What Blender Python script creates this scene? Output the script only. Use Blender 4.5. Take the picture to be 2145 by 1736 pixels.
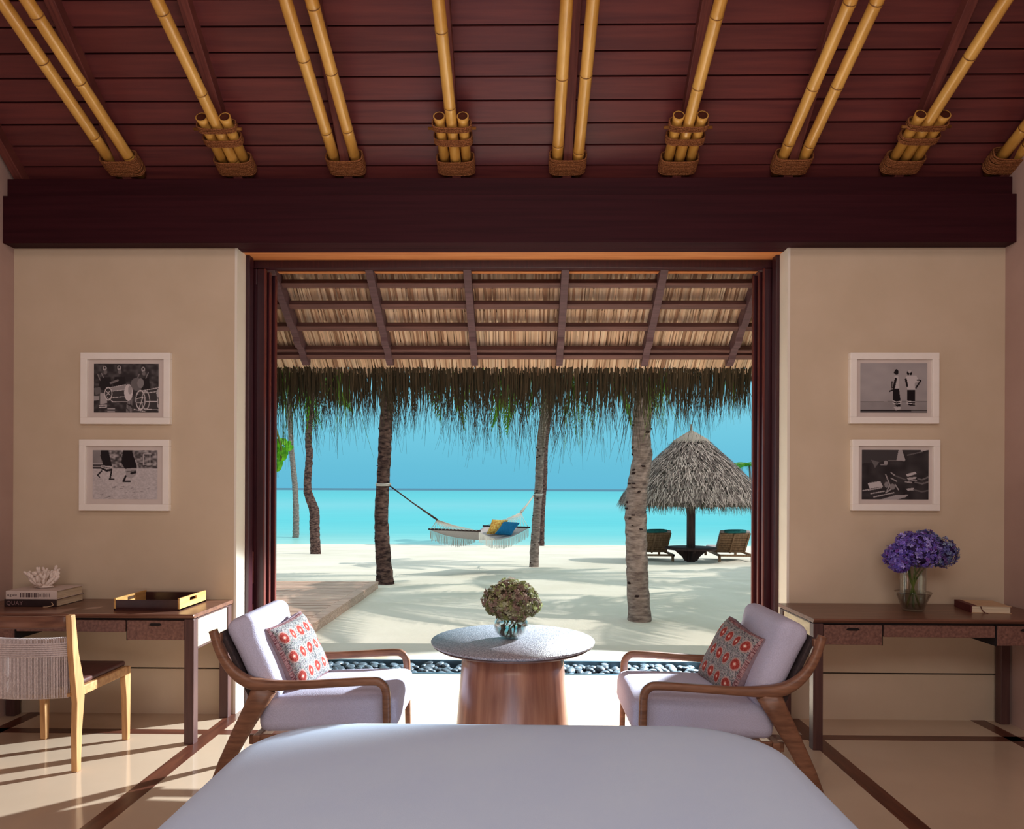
import bpy, bmesh, math, random
import numpy as np
from mathutils import Vector, Matrix, Euler, noise as mnoise
random.seed(7)
RNG = np.random.RandomState(5)
C = bpy.context.scene.collection
sc = bpy.context.scene
for o in list(bpy.data.objects):
    bpy.data.objects.remove(o)

def S(r, g, b):
    f = lambda c: (c/255/12.92) if c/255 <= 0.04045 else ((c/255+0.055)/1.055)**2.4
    return (f(r), f(g), f(b), 1.0)

# ------------------------------------------------------------------ camera
CAM = Vector((0, 0, 1.48)); FPX = 1500.0; CX = 1072.5; CY = 1023.0
YAW = math.radians(0.83); ROLL = math.radians(0.22)
ROT = (Euler((math.pi/2, 0, YAW)).to_matrix() @ Matrix.Rotation(ROLL, 3, 'Z'))
cd = bpy.data.cameras.new('camera'); cam = bpy.data.objects.new('camera', cd); C.objects.link(cam)
cam.location = CAM; cam.rotation_euler = ROT.to_euler()
cd.sensor_width = 36; cd.sensor_fit = 'HORIZONTAL'; cd.lens = 36*FPX/2145
cd.shift_y = (CY-868)/2145; cd.clip_start = 0.05; cd.clip_end = 9000
sc.camera = cam

def ray(px, py):
    return ROT @ Vector(((px-CX)/FPX, -(py-CY)/FPX, -1.0))
def at(px, py, Y):
    """world point seen at a photograph pixel, at room depth Y"""
    d = ray(px, py); return CAM + d*(Y/d.y)
def onz(px, py, Z=0.0):
    d = ray(px, py); return CAM + d*((Z-CAM.z)/d.z)
SLOPE = 0.05; Y0S = 11.0
def G(Y):
    return -SLOPE*max(0.0, Y-Y0S)
def onsand(px, py):
    p = onz(px, py, 0)
    if p.y <= Y0S: return p
    d = ray(px, py); m = d.z/d.y
    Y = (CAM.z-SLOPE*Y0S)/(-m-SLOPE)
    return CAM + d*(Y/d.y)

# ------------------------------------------------------------------ world, sun, lamps, exposure
w = bpy.data.worlds.new('sky'); sc.world = w; w.use_nodes = True
nt = w.node_tree; nt.nodes.clear()
out = nt.nodes.new('ShaderNodeOutputWorld'); bg = nt.nodes.new('ShaderNodeBackground')
tc = nt.nodes.new('ShaderNodeTexCoord'); sep = nt.nodes.new('ShaderNodeSeparateXYZ'); rmp = nt.nodes.new('ShaderNodeValToRGB')
nt.links.new(tc.outputs['Generated'], sep.inputs[0]); nt.links.new(sep.outputs['Z'], rmp.inputs[0])
nt.links.new(rmp.outputs[0], bg.inputs[0]); nt.links.new(bg.outputs[0], out.inputs[0])
cr = rmp.color_ramp
cr.elements[0].position = 0.0; cr.elements[0].color = S(100, 188, 218)
cr.elements[1].position = 1.0; cr.elements[1].color = (1.0, 1.08, 1.12, 1)
for p, c in ((0.03, S(104, 192, 219)), (0.08, S(116, 202, 226)), (0.16, S(142, 216, 236)), (0.4, S(214, 238, 248))):
    e = cr.elements.new(p); e.color = c
bg.inputs[1].default_value = 1.0

def light(name, kind, loc, energy, color, rot=None, **kw):
    l = bpy.data.lights.new(name, kind); l.energy = energy; l.color = color
    for k, v in kw.items(): setattr(l, k, v)
    o = bpy.data.objects.new(name, l); C.objects.link(o); o.location = loc
    if rot is not None: o.rotation_euler = rot
    return o
def aim(d): return Vector(d).to_track_quat('-Z', 'Y').to_euler()
light('sun', 'SUN', (0, 0, 12), 2.5, (1.0, 0.93, 0.83), aim((-0.80, 0.22, -1.05)), angle=0.010)
# the photographer's lamp under the eave, right of the opening: its light gives the long shadows indoors
light('veranda_lamp', 'SPOT', (2.60, 6.64, 2.22), 4700, (0.86, 0.96, 1.0), aim((-.655, -.445, -.61)), shadow_soft_size=0.05, spot_size=math.radians(53), spot_blend=0.22)
# added soft fill lights, out of view, that brighten the room
light('low_fill', 'AREA', (0.0, -1.6, 0.95), 48, (1.0, 0.80, 0.68), aim((0, 1, 0.62)), shape='RECTANGLE', size=3.2, size_y=0.8)  # added low panel aimed up to brighten ceiling and bamboo
light('camera_fill', 'AREA', (0.0, -0.9, 3.3), 66, (1.0, 0.91, 0.89), aim((0, 1, -0.05)), shape='RECTANGLE', size=3.6, size_y=1.2)  # added broad fill above the camera, facing the opening wall
light('overhead_fill', 'AREA', (0.0, 1.2, 4.6), 34, (1.0, 0.82, 0.74), aim((0, 0.45, -1)), shape='RECTANGLE', size=3.0, size_y=1.0)  # added fill high overhead, aimed down into the room
vs = sc.view_settings
sc.display_settings.display_device = 'sRGB'
vs.view_transform = 'Standard'; vs.look = 'None'; vs.exposure = 0.0; vs.gamma = 1.0; vs.use_curve_mapping = False
sc.cycles.max_bounces = 8; sc.cycles.diffuse_bounces = 4; sc.cycles.glossy_bounces = 3
sc.cycles.transmission_bounces = 8; sc.cycles.transparent_max_bounces = 8
sc.cycles.sample_clamp_indirect = 4.0; sc.cycles.use_denoising = True
sc.cycles.caustics_reflective = False; sc.cycles.caustics_refractive = False

# ------------------------------------------------------------------ materials
def _new(name):
    m = bpy.data.materials.new(name); m.use_nodes = True
    b = m.node_tree.nodes['Principled BSDF']; return m, m.node_tree, b
def _spec(b, v):
    b.inputs['Specular IOR Level'].default_value = v
def mat(name, c1, c2=None, scale=(6, 6, 6), rough=0.6, spec=0.4, bump=0.0, detail=4, rand=0.0, metal=0.0, sheen=0.0, lo=0.35, hi=0.65, bscale=None, nrough=0.55):
    """two-colour procedural noise material, noise stretched by scale, optional per-object variation"""
    m, t, b = _new(name); L = t.links
    tcn = t.nodes.new('ShaderNodeTexCoord'); mp = t.nodes.new('ShaderNodeMapping')
    mp.inputs['Scale'].default_value = scale
    nz = t.nodes.new('ShaderNodeTexNoise'); nz.inputs['Scale'].default_value = 1.0
    nz.inputs['Detail'].default_value = detail; nz.inputs['Roughness'].default_value = nrough
    L.new(tcn.outputs['Object'], mp.inputs[0])
    src = mp.outputs[0]
    if rand > 0:
        oi = t.nodes.new('ShaderNodeObjectInfo'); ad = t.nodes.new('ShaderNodeVectorMath'); ad.operation = 'MULTIPLY_ADD'
        ad.inputs[1].default_value = (37, 53, 71); cmb = t.nodes.new('ShaderNodeCombineXYZ')
        for k in range(3): L.new(oi.outputs['Random'], cmb.inputs[k])
        L.new(cmb.outputs[0], ad.inputs[0]); L.new(mp.outputs[0], ad.inputs[2]); src = ad.outputs[0]
    L.new(src, nz.inputs['Vector'])
    r = t.nodes.new('ShaderNodeValToRGB'); L.new(nz.outputs[0], r.inputs[0])
    r.color_ramp.elements[0].position = lo; r.color_ramp.elements[0].color = c1
    r.color_ramp.elements[1].position = hi; r.color_ramp.elements[1].color = c2 or c1
    col = r.outputs[0]
    if rand > 0:
        hs = t.nodes.new('ShaderNodeHueSaturation'); mr = t.nodes.new('ShaderNodeMapRange')
        mr.inputs[3].default_value = 1-rand; mr.inputs[4].default_value = 1+rand
        L.new(oi.outputs['Random'], mr.inputs[0]); L.new(mr.outputs[0], hs.inputs['Value']); L.new(col, hs.inputs['Color']); col = hs.outputs[0]
    L.new(col, b.inputs['Base Color'])
    b.inputs['Roughness'].default_value = rough; b.inputs['Metallic'].default_value = metal; _spec(b, spec)
    if sheen: b.inputs['Sheen Weight'].default_value = sheen
    if bump:
        bn = t.nodes.new('ShaderNodeBump'); bn.inputs['Strength'].default_value = bump; bn.inputs['Distance'].default_value = 0.01
        if bscale:
            mp2 = t.nodes.new('ShaderNodeMapping'); mp2.inputs['Scale'].default_value = bscale
            n2 = t.nodes.new('ShaderNodeTexNoise'); n2.inputs['Scale'].default_value = 1.0; n2.inputs['Detail'].default_value = 3
            L.new(tcn.outputs['Object'], mp2.inputs[0]); L.new(mp2.outputs[0], n2.inputs['Vector']); L.new(n2.outputs[0], bn.inputs['Height'])
        else:
            L.new(nz.outputs[0], bn.inputs['Height'])
        L.new(bn.outputs[0], b.inputs['Normal'])
    return m
def vmat(name, rough=0.7, spec=0.2, transl=0.0, bump=0.0, bs=300):
    m, t, b = _new(name)
    a = t.nodes.new('ShaderNodeVertexColor'); a.layer_name = 'Col'
    t.links.new(a.outputs[0], b.inputs['Base Color']); b.inputs['Roughness'].default_value = rough; _spec(b, spec)
    if transl:
        tr = t.nodes.new('ShaderNodeBsdfTranslucent'); mx = t.nodes.new('ShaderNodeMixShader'); mx.inputs[0].default_value = transl
        t.links.new(a.outputs[0], tr.inputs[0]); t.links.new(b.outputs[0], mx.inputs[1]); t.links.new(tr.outputs[0], mx.inputs[2])
        t.links.new(mx.outputs[0], t.nodes['Material Output'].inputs[0])
    if bump:
        tcn = t.nodes.new('ShaderNodeTexCoord'); n2 = t.nodes.new('ShaderNodeTexNoise'); n2.inputs['Scale'].default_value = bs
        bn = t.nodes.new('ShaderNodeBump'); bn.inputs['Strength'].default_value = bump; bn.inputs['Distance'].default_value = 0.005
        t.links.new(tcn.outputs['Object'], n2.inputs['Vector']); t.links.new(n2.outputs[0], bn.inputs['Height']); t.links.new(bn.outputs[0], b.inputs['Normal'])
    return m
def leafmat(name, c1, c2, transl=0.4, scale=8):
    m = mat(name, c1, c2, (scale,)*3, 0.5, 0.4); t = m.node_tree; b = t.nodes['Principled BSDF']
    tr = t.nodes.new('ShaderNodeBsdfTranslucent'); mx = t.nodes.new('ShaderNodeMixShader'); mx.inputs[0].default_value = transl
    src = b.inputs['Base Color'].links[0].from_socket
    t.links.new(src, tr.inputs[0]); t.links.new(b.outputs[0], mx.inputs[1]); t.links.new(tr.outputs[0], mx.inputs[2])
    t.links.new(mx.outputs[0], t.nodes['Material Output'].inputs[0]); return m
def glassmat(name, tint=(0.93, 0.98, 0.97, 1), rough=0.0):
    m, t, b = _new(name)
    b.inputs['Base Color'].default_value = tint; b.inputs['Transmission Weight'].default_value = 1.0
    b.inputs['Roughness'].default_value = rough; b.inputs['IOR'].default_value = 1.45; return m

M = {}
M['plaster'] = mat('plaster', S(204, 185, 160), S(210, 191, 167), (3, 3, 3), 0.85, 0.2, 0.05, bscale=(500, 500, 500))
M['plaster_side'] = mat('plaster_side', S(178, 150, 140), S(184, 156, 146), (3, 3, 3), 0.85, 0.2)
M['reveal'] = mat('reveal', S(236, 228, 214), S(230, 222, 208), (3, 3, 3), 0.7, 0.3)
M['ceil'] = mat('ceiling_board', S(82, 38, 42), S(114, 56, 53), (1.6, 30, 30), 0.36, 0.5, 0.05, 5, rand=0.12, lo=.25, hi=.75)
M['dark_wood'] = mat('dark_wood', S(46, 14, 21), S(56, 19, 26), (1.2, 40, 40), 0.6, 0.12, 0.04)
M['rafter'] = mat('rafter_wood', S(92, 46, 42), S(116, 62, 54), (60, 4, 4), 0.5, 0.35, 0.06)
M['bamboo'] = mat('bamboo', S(196, 140, 60), S(230, 180, 94), (14, 3, 3), 0.24, 0.6, 0.03)
M['bamboo_node'] = mat('bamboo_node', S(112, 70, 30), S(150, 100, 44), (40, 40, 40), 0.5, 0.3)
M['bamboo_in'] = mat('bamboo_inside', S(70, 34, 22), S(88, 44, 28), (40, 40, 40), 0.7, 0.2)
M['rope_brown'] = mat('brown_rope', S(116, 70, 42), S(170, 112, 72), (160, 160, 160), 0.9, 0.1, 0.8, lo=.4, hi=.6)
M['floor'] = mat('polished_stone', S(200, 176, 152), S(208, 184, 160), (1.3, 1.3, 1.3), 0.10, 0.45)
M['stone_light'] = mat('pale_stone', S(226, 214, 204), S(234, 224, 214), (2, 2, 2), 0.5, 0.3)
M['strip'] = mat('inlay_wood', S(84, 46, 36), S(108, 62, 46), (30, 3, 30), 0.28, 0.4)
M['strip_x'] = mat('inlay_wood_x', S(84, 46, 36), S(108, 62, 46), (3, 30, 30), 0.28, 0.4)
M['door'] = mat('door_wood', S(48, 18, 27), S(64, 25, 31), (60, 60, 3), 0.32, 0.5, 0.05)
M['door_edge'] = mat('door_edge_wood', S(96, 42, 38), S(112, 52, 44), (60, 60, 3), 0.35, 0.4)
M['head_orange'] = mat('orange_wood', S(196, 118, 68), S(216, 146, 92), (2, 50, 50), 0.4, 0.4)
M['desk'] = mat('desk_walnut', S(98, 64, 52), S(128, 88, 70), (3, 40, 40), 0.30, 0.45, 0.04)
M['desk_leg'] = mat('desk_leg_wood', S(76, 52, 52), S(94, 66, 62), (50, 50, 3), 0.38, 0.4)
M['drawer'] = mat('drawer_leather', S(96, 66, 60), S(138, 100, 88), (70, 50, 70), 0.55, 0.35, 0.35, 9, lo=.3, hi=.7)
M['parch'] = mat('parchment', S(180, 166, 140), S(206, 192, 164), (14, 14, 40), 0.5, 0.3, 0.1, 6)
M['oak'] = mat('oak', S(176, 128, 84), S(204, 158, 108), (40, 40, 4), 0.42, 0.35, 0.04)
M['oak_x'] = mat('oak_along', S(176, 128, 84), S(204, 158, 108), (4, 40, 40), 0.42, 0.35, 0.04)
M['armwood'] = mat('armchair_wood', S(112, 76, 58), S(142, 100, 76), (8, 60, 60), 0.36, 0.4, 0.03)
M['linen'] = mat('grey_linen', S(186, 184, 206), S(200, 198, 220), (220, 220, 220), 0.9, 0.15, 0.25, 2)
M['blackshell'] = mat('dark_back', S(52, 44, 46), S(70, 58, 58), (60, 60, 60), 0.7, 0.2)
M['sheet'] = mat('bed_linen', S(208, 227, 254), S(212, 231, 255), (3, 3, 3), 0.85, 0.2, 0.12, bscale=(420, 420, 420))
M['stave'] = mat('table_base_wood', S(132, 82, 66), S(182, 126, 98), (26, 26, 0.8), 0.26, 0.5, 0.03, 5, lo=.3, hi=.7)
M['tabletop'] = mat('speckled_top', S(104, 100, 112), S(188, 184, 192), (170, 170, 170), 0.28, 0.5, 0.5, 4, lo=.38, hi=.62)
M['toprim'] = mat('table_rim', S(92, 66, 66), S(120, 90, 86), (60, 60, 60), 0.4, 0.4)
M['white_frame'] = mat('white_frame', S(244, 238, 230), S(247, 241, 234), (9, 9, 9), 0.45, 0.4)
M['mount'] = mat('mount_card', S(208, 196, 190), S(212, 200, 194), (9, 9, 9), 0.9, 0.1)
M['print'] = vmat('photo_print', 0.7, 0.04)
M['cushion'] = vmat('block_print_cotton', 0.95, 0.1, 0, 0.4, 260)
M['taupe'] = mat('taupe_band', S(128, 108, 116), S(142, 122, 128), (60, 60, 60), 0.9, 0.1)
M['sand'] = mat('sand', S(218, 212, 198), S(230, 225, 213), (0.8, 0.8, 0.8), 0.95, 0.05, 0.9, 8, bscale=(9, 5, 9))
M['pebble'] = mat('pebble', S(46, 56, 64), S(88, 100, 110), (14, 14, 14), 0.4, 0.5, 0.05, rand=0.35)
M['steel'] = mat('blue_steel', S(70, 96, 112), S(84, 110, 124), (5, 50, 50), 0.35, 0.5, metal=0.4)
M['deckw'] = mat('deck_wood', S(176, 136, 120), S(226, 194, 174), (3, 50, 50), 0.6, 0.25, 0.2, 6, rand=0.12)
M['bark'] = mat('palm_bark', S(98, 84, 80), S(158, 142, 134), (10, 10, 34), 0.95, 0.05, 1.0, 8, lo=.32, hi=.68)
M['bark_dark'] = mat('palm_bark_dark', S(56, 42, 42), S(118, 92, 84), (10, 10, 26), 0.95, 0.05, 1.0, 8, lo=.38, hi=.66)
M['scar'] = mat('bark_scar', S(40, 30, 30), S(58, 44, 42), (60, 60, 60), 0.95, 0.05)
M['frond'] = leafmat('frond_green', S(60, 120, 20), S(120, 180, 40), 0.5, 3)
M['leaf'] = leafmat('leaf_green', S(70, 170, 20), S(130, 210, 40), 0.5, 12)
M['roofwood'] = mat('veranda_wood', S(84, 60, 64), S(102, 74, 78), (3, 40, 40), 0.6, 0.3, 0.05)
M['purlin'] = mat('purlin_wood', S(90, 60, 56), S(110, 74, 68), (3, 40, 40), 0.6, 0.3, 0.05)
M['thatch'] = vmat('thatch_leaf', 0.85, 0.1, 0.15)
M['fringe'] = vmat('thatch_fringe', 0.8, 0.15, 0.25)
M['umb'] = vmat('dry_thatch', 0.9, 0.1)
M['post'] = mat('dark_post', S(60, 44, 44), S(84, 62, 58), (20, 20, 3), 0.7, 0.2)
M['lounger'] = mat('lounger_teak', S(122, 92, 70), S(158, 124, 96), (30, 6, 6), 0.7, 0.2)
M['teal'] = mat('teal_cloth', S(36, 98, 100), S(48, 118, 118), (20, 20, 20), 0.9, 0.1)
M['hcanvas'] = mat('hammock_canvas', S(168, 158, 160), S(190, 182, 182), (60, 60, 60), 0.9, 0.1)
M['hrope'] = mat('white_rope', S(196, 190, 184), S(212, 206, 198), (90, 90, 90), 0.9, 0.1)
M['bar'] = mat('spreader_bar', S(46, 32, 34), S(60, 42, 42), (20, 20, 20), 0.6, 0.3)
M['blue_cloth'] = mat('blue_cloth', S(28, 100, 150), S(40, 120, 168), (60, 60, 60), 0.9, 0.1)
M['ochre'] = mat('ochre_cloth', S(176, 120, 52), S(206, 176, 96), (26, 26, 26), 0.9, 0.1, lo=.42, hi=.58)
def thinglass(name, tint):
    m, t, b = _new(name); tr = t.nodes.new('ShaderNodeBsdfTransparent'); gl = t.nodes.new('ShaderNodeBsdfGlossy'); mx = t.nodes.new('ShaderNodeMixShader'); lw = t.nodes.new('ShaderNodeLayerWeight')
    tr.inputs[0].default_value = tint; gl.inputs['Roughness'].default_value = .03; lw.inputs['Blend'].default_value = .28
    t.links.new(lw.outputs['Facing'], mx.inputs[0]); t.links.new(tr.outputs[0], mx.inputs[1]); t.links.new(gl.outputs[0], mx.inputs[2]); t.links.new(mx.outputs[0], t.nodes['Material Output'].inputs[0]); return m
M['glass'] = thinglass('clear_glass', (.93, .96, .94, 1))
M['water'] = glassmat('vase_water', (0.94, 0.99, 0.97, 1))
M['coral'] = mat('white_coral', S(232, 216, 206), S(240, 226, 216), (120, 120, 120), 0.9, 0.1, 0.5)
M['petal_v'] = vmat('petals', 0.8, 0.15, 0.25)
M['stem'] = mat('flower_stem', S(74, 84, 36), S(112, 122, 54), (20, 20, 20), 0.6, 0.3)
M['paper'] = mat('page_block', S(222, 206, 180), S(200, 182, 154), (4, 4, 320), 0.9, 0.1, lo=.4, hi=.6)
M['white_cover'] = mat('white_cover', S(206, 190, 184), S(214, 198, 190), (9, 9, 9), 0.5, 0.3)
M['black_cover'] = mat('black_cover', S(40, 28, 30), S(52, 38, 40), (9, 9, 9), 0.4, 0.4)
M['maroon_cover'] = mat('maroon_cover', S(84, 28, 32), S(96, 36, 38), (40, 40, 40), 0.6, 0.3)
M['cream_cover'] = mat('cream_cover', S(196, 164, 130), S(204, 172, 138), (20, 20, 20), 0.6, 0.3)
M['ink'] = mat('dark_ink', S(58, 34, 40), None, rough=0.7)
M['ink_grey'] = mat('grey_ink', S(150, 120, 122), None, rough=0.7)
M['tray_dark'] = mat('tray_lacquer', S(52, 26, 28), S(62, 32, 32), (9, 9, 9), 0.25, 0.5)
M['tray_oak'] = mat('tray_oak', S(196, 146, 84), S(220, 174, 108), (40, 4, 40), 0.4, 0.35)
M['leather'] = mat('brown_leather', S(84, 52, 48), S(96, 60, 54), (30, 30, 30), 0.45, 0.4)
M['cord'] = mat('grey_cord', S(190, 176, 176), S(214, 202, 200), (120, 120, 120), 0.8, 0.15)
M['slot'] = mat('slot_dark', S(22, 12, 14), None, rough=0.9)
M['metal_rod'] = mat('steel_rod', S(110, 100, 104), None, rough=0.3, metal=0.8)

# ------------------------------------------------------------------ mesh builder
class MB:
    def __init__(s): s.v = []; s.f = []; s.sm = []; s.mi = []; s.col = []; s.cc = (1, 1, 1, 1); s.m = 0
    def av(s, p): s.v.append(tuple(p)); s.col.append(s.cc); return len(s.v)-1
    def af(s, idx, sm=False): s.f.append(tuple(idx)); s.sm.append(sm); s.mi.append(s.m)
    def box(s, x0, x1, y0, y1, z0, z1):
        a = [s.av((x, y, z)) for z in (z0, z1) for y in (y0, y1) for x in (x0, x1)]
        for q in ((0, 2, 3, 1), (4, 5, 7, 6), (0, 1, 5, 4), (2, 6, 7, 3), (0, 4, 6, 2), (1, 3, 7, 5)): s.af([a[i] for i in q])
        return s
    def obox(s, c, ax, ay, az):
        """box about centre c with half-axis vectors"""
        c, ax, ay, az = map(Vector, (c, ax, ay, az))
        a = [s.av(c+ax*x+ay*y+az*z) for z in (-1, 1) for y in (-1, 1) for x in (-1, 1)]
        for q in ((0, 2, 3, 1), (4, 5, 7, 6), (0, 1, 5, 4), (2, 6, 7, 3), (0, 4, 6, 2), (1, 3, 7, 5)): s.af([a[i] for i in q])
        return s
    def bar(s, p0, p1, w, h, up=(0, 0, 1), w1=None, h1=None):
        p0, p1, up = Vector(p0), Vector(p1), Vector(up); d = (p1-p0).normalized()
        sd = d.cross(up)
        if sd.length < 1e-5: sd = d.cross(Vector((1, 0, 0)))
        sd.normalize(); u = sd.cross(d).normalized(); w1 = w if w1 is None else w1; h1 = h if h1 is None else h1
        a = [s.av(p+sd*(i*ww/2)+u*(j*hh/2)) for p, ww, hh in ((p0, w, h), (p1, w1, h1)) for i, j in ((-1, -1), (1, -1), (1, 1), (-1, 1))]
        for q in ((0, 1, 2, 3), (4, 7, 6, 5), (0, 4, 5, 1), (1, 5, 6, 2), (2, 6, 7, 3), (3, 7, 4, 0)): s.af([a[i] for i in q])
        return s
    def tube(s, pts, r, n=8, cap=True, closed=False, ell=None, up=(0, 0, 1), sq=1.0):
        """sweep; r number or list; ell=(a,b) radii factors sideways/up; sq<1 squarer section"""
        pts = [Vector(p) for p in pts]; N = len(pts)
        rs = r if isinstance(r, (list, tuple)) else [r]*N
        up = Vector(up); rings = []; prev = None
        for i, p in enumerate(pts):
            if closed: d = pts[(i+1) % N]-pts[i-1]
            else: d = pts[min(i+1, N-1)]-pts[max(i-1, 0)]
            d.normalize()
            if prev is None:
                sd = d.cross(up)
                if sd.length < 1e-3: sd = d.cross(Vector((1, 0.1, 0)))
            else:
                sd = prev - d*prev.dot(d)
            sd.normalize(); prev = sd; u = sd.cross(d)
            ea, eb = ell if ell else (1, 1); ring = []
            for k in range(n):
                t = 2*math.pi*(k+0.5)/n; c, q = math.cos(t), math.sin(t)
                if sq != 1.0: c = math.copysign(abs(c)**sq, c); q = math.copysign(abs(q)**sq, q)
                ring.append(s.av(p+sd*(c*rs[i]*ea)+u*(q*rs[i]*eb)))
            rings.append(ring)
        for i in range(N if closed else N-1):
            a, b = rings[i], rings[(i+1) % N]
            for k in range(n): s.af((a[k], a[(k+1) % n], b[(k+1) % n], b[k]), True)
        if cap and not closed: s.af(rings[0][::-1]); s.af(rings[-1])
        return s
    def lathe(s, prof, c=(0, 0, 0), n=32, sx=1, sy=1):
        c = Vector(c); rings = []
        for r, z in prof:
            if r < 1e-6: rings.append([s.av(c+Vector((0, 0, z)))])
            else: rings.append([s.av(c+Vector((r*sx*math.cos(2*math.pi*k/n), r*sy*math.sin(2*math.pi*k/n), z))) for k in range(n)])
        for a, b in zip(rings, rings[1:]):
            for k in range(n):
                k2 = (k+1) % n
                if len(a) == 1 and len(b) == 1: continue
                if len(a) == 1: s.af((a[0], b[k], b[k2]), True)
                elif len(b) == 1: s.af((a[k], a[k2], b[0]), True)
                else: s.af((a[k], a[k2], b[k2], b[k]), True)
        return s
    def prism(s, pts, axis, a0, a1):
        """polygon in the two other axes, extruded along axis"""
        def mk(p, a):
            return {'x': (a, p[0], p[1]), 'y': (p[0], a, p[1]), 'z': (p[0], p[1], a)}[axis]
        A = [s.av(mk(p, a0)) for p in pts]; B = [s.av(mk(p, a1)) for p in pts]; n = len(pts)
        s.af(A); s.af(B[::-1])
        for i in range(n): s.af((A[i], B[i], B[(i+1) % n], A[(i+1) % n]))
        return s
    def quad(s, a, b, c, d, sm=False): s.af([s.av(a), s.av(b), s.av(c), s.av(d)], sm); return s
    def rbox(s, c, sx, sy, sz, r, n=6, bulge=0.0, R=None):
        """rounded box (full sizes) with optional pillow bulge along z, optional rotation R"""
        c = Vector(c); h = Vector((sx/2, sy/2, sz/2)); r = min(r, h.x, h.y, h.z); idx = {}
        def P(u):
            q = Vector((u[0]*h.x, u[1]*h.y, u[2]*h.z))
            inn = Vector([max(-(h[k]-r), min(h[k]-r, q[k])) for k in range(3)])
            d = q-inn
            if d.length > 1e-9: q = inn + d.normalized()*r
            if bulge: q.z += math.copysign(1, u[2])*bulge*(1-u[0]**2)*(1-u[1]**2)*abs(u[2])
            return c + (R @ q if R else q)
        # non-uniform grid, dense near the edges
        g = sorted(set([-1, 1] + [math.copysign(1-(1-abs(t))**1, t) for t in [(-1+2*i/n) for i in range(n+1)]] ))
        ext = []
        for k in range(3):
            e = r/h[k]; base = [-1, -1+e*0.13, -1+e*0.4, -1+e]
            m = [(-1+e) + (2-2*e)*i/n for i in range(1, n)] if e < 0.999 else [0]
            ext.append(base+m+[-t for t in base[::-1]])
        def add(u):
            k = tuple(round(t, 5) for t in u)
            if k not in idx: idx[k] = s.av(P(u))
            return idx[k]
        for ax in range(3):
            o1, o2 = (ax+1) % 3, (ax+2) % 3
            for sg in (-1, 1):
                for a0, a1 in zip(ext[o1], ext[o1][1:]):
                    for b0, b1 in zip(ext[o2], ext[o2][1:]):
                        q = []
                        for a, b in ((a0, b0), (a1, b0), (a1, b1), (a0, b1)):
                            u = [0, 0, 0]; u[ax] = sg; u[o1] = a; u[o2] = b; q.append(add(u))
                        if len(set(q)) > 2: s.af(q if sg > 0 else q[::-1], True)
        return s
    def mesh(s, name, mats, recalc=True):
        me = bpy.data.meshes.new(name); me.from_pydata(s.v, [], s.f)
        for m in (mats if isinstance(mats, (list, tuple)) else [mats]): me.materials.append(m)
        me.polygons.foreach_set('use_smooth', s.sm); me.polygons.foreach_set('material_index', s.mi)
        if any(c != (1, 1, 1, 1) for c in s.col[:50]) or s.cc != (1, 1, 1, 1):
            a = me.color_attributes.new('Col', 'FLOAT_COLOR', 'POINT')
            a.data.foreach_set('color', np.array(s.col, dtype=np.float32).ravel())
        if recalc:
            bm = bmesh.new(); bm.from_mesh(me); bmesh.ops.recalc_face_normals(bm, faces=bm.faces); bm.to_mesh(me); bm.free()
        me.update(); return me
    def build(s, name, mats, parent=None, bevel=0.0, recalc=True, seg=2, loc=None, **props):
        o = bpy.data.objects.new(name, s.mesh(name, mats, recalc)); C.objects.link(o)
        if loc is not None: o.location = loc
        if parent is not None:
            o.parent = parent
            o.matrix_parent_inverse = Matrix.Identity(4)
            o.location = (Vector(loc) if loc is not None else Vector()) - wloc(parent)
        if bevel:
            b = o.modifiers.new('bevel', 'BEVEL'); b.width = bevel; b.segments = seg; b.limit_method = 'ANGLE'; b.angle_limit = 0.6
        for k, v in props.items(): o[k] = v
        return o
def wloc(o):
    l = Vector(o.location)
    while o.parent is not None: o = o.parent; l += Vector(o.location)
    return l
def tag(o, label=None, cat=None, group=None, kind=None):
    if label: o['label'] = label
    if cat: o['category'] = cat
    if group: o['group'] = group
    if kind: o['kind'] = kind
    return o
def thing(name, label, cat, loc=(0, 0, 0), group=None):
    o = bpy.data.objects.new(name, None); o.empty_display_size = 0.1; C.objects.link(o); o.location = loc
    return tag(o, label, cat, group)
def setting(name, loc=(0, 0, 0)):
    o = bpy.data.objects.new(name, None); C.objects.link(o); o.location = loc; o['kind'] = 'structure'; return o
def addobj(name, me, parent, loc, rot=None, scale=None):
    o = bpy.data.objects.new(name, me); C.objects.link(o)
    if parent is not None: o.parent = parent; o.location = Vector(loc)-wloc(parent)
    else: o.location = loc
    if rot is not None: o.rotation_euler = rot
    if scale is not None: o.scale = scale
    return o
def bez(pts, n=6):
    """Catmull-Rom through points"""
    P = [Vector(p) for p in pts]; P = [P[0]*2-P[1]]+P+[P[-1]*2-P[-2]]; o = []
    for i in range(1, len(P)-2):
        for k in range(n):
            t = k/n; a, b, c, d = P[i-1:i+3]
            o.append(0.5*((2*b)+(c-a)*t+(2*a-5*b+4*c-d)*t*t+(3*b-a-3*c+d)*t**3))
    o.append(P[-2]); return o
def lerp(a, b, t): return a+(b-a)*t
# ================================================================== ROOM
WY = 4.65; XL, XR = -3.34, 3.10; OL, OR = -1.87, 1.712; WT = 3.045; BACK = -2.6
RT = 0.82; RA = 3.50+RT*4.70
def ceilz(Y): return RA-RT*Y
RX = [-3.29, -2.575, -1.85, -1.135, -0.432, 0.279, 0.984, 1.697, 2.40, 3.07]

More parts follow.
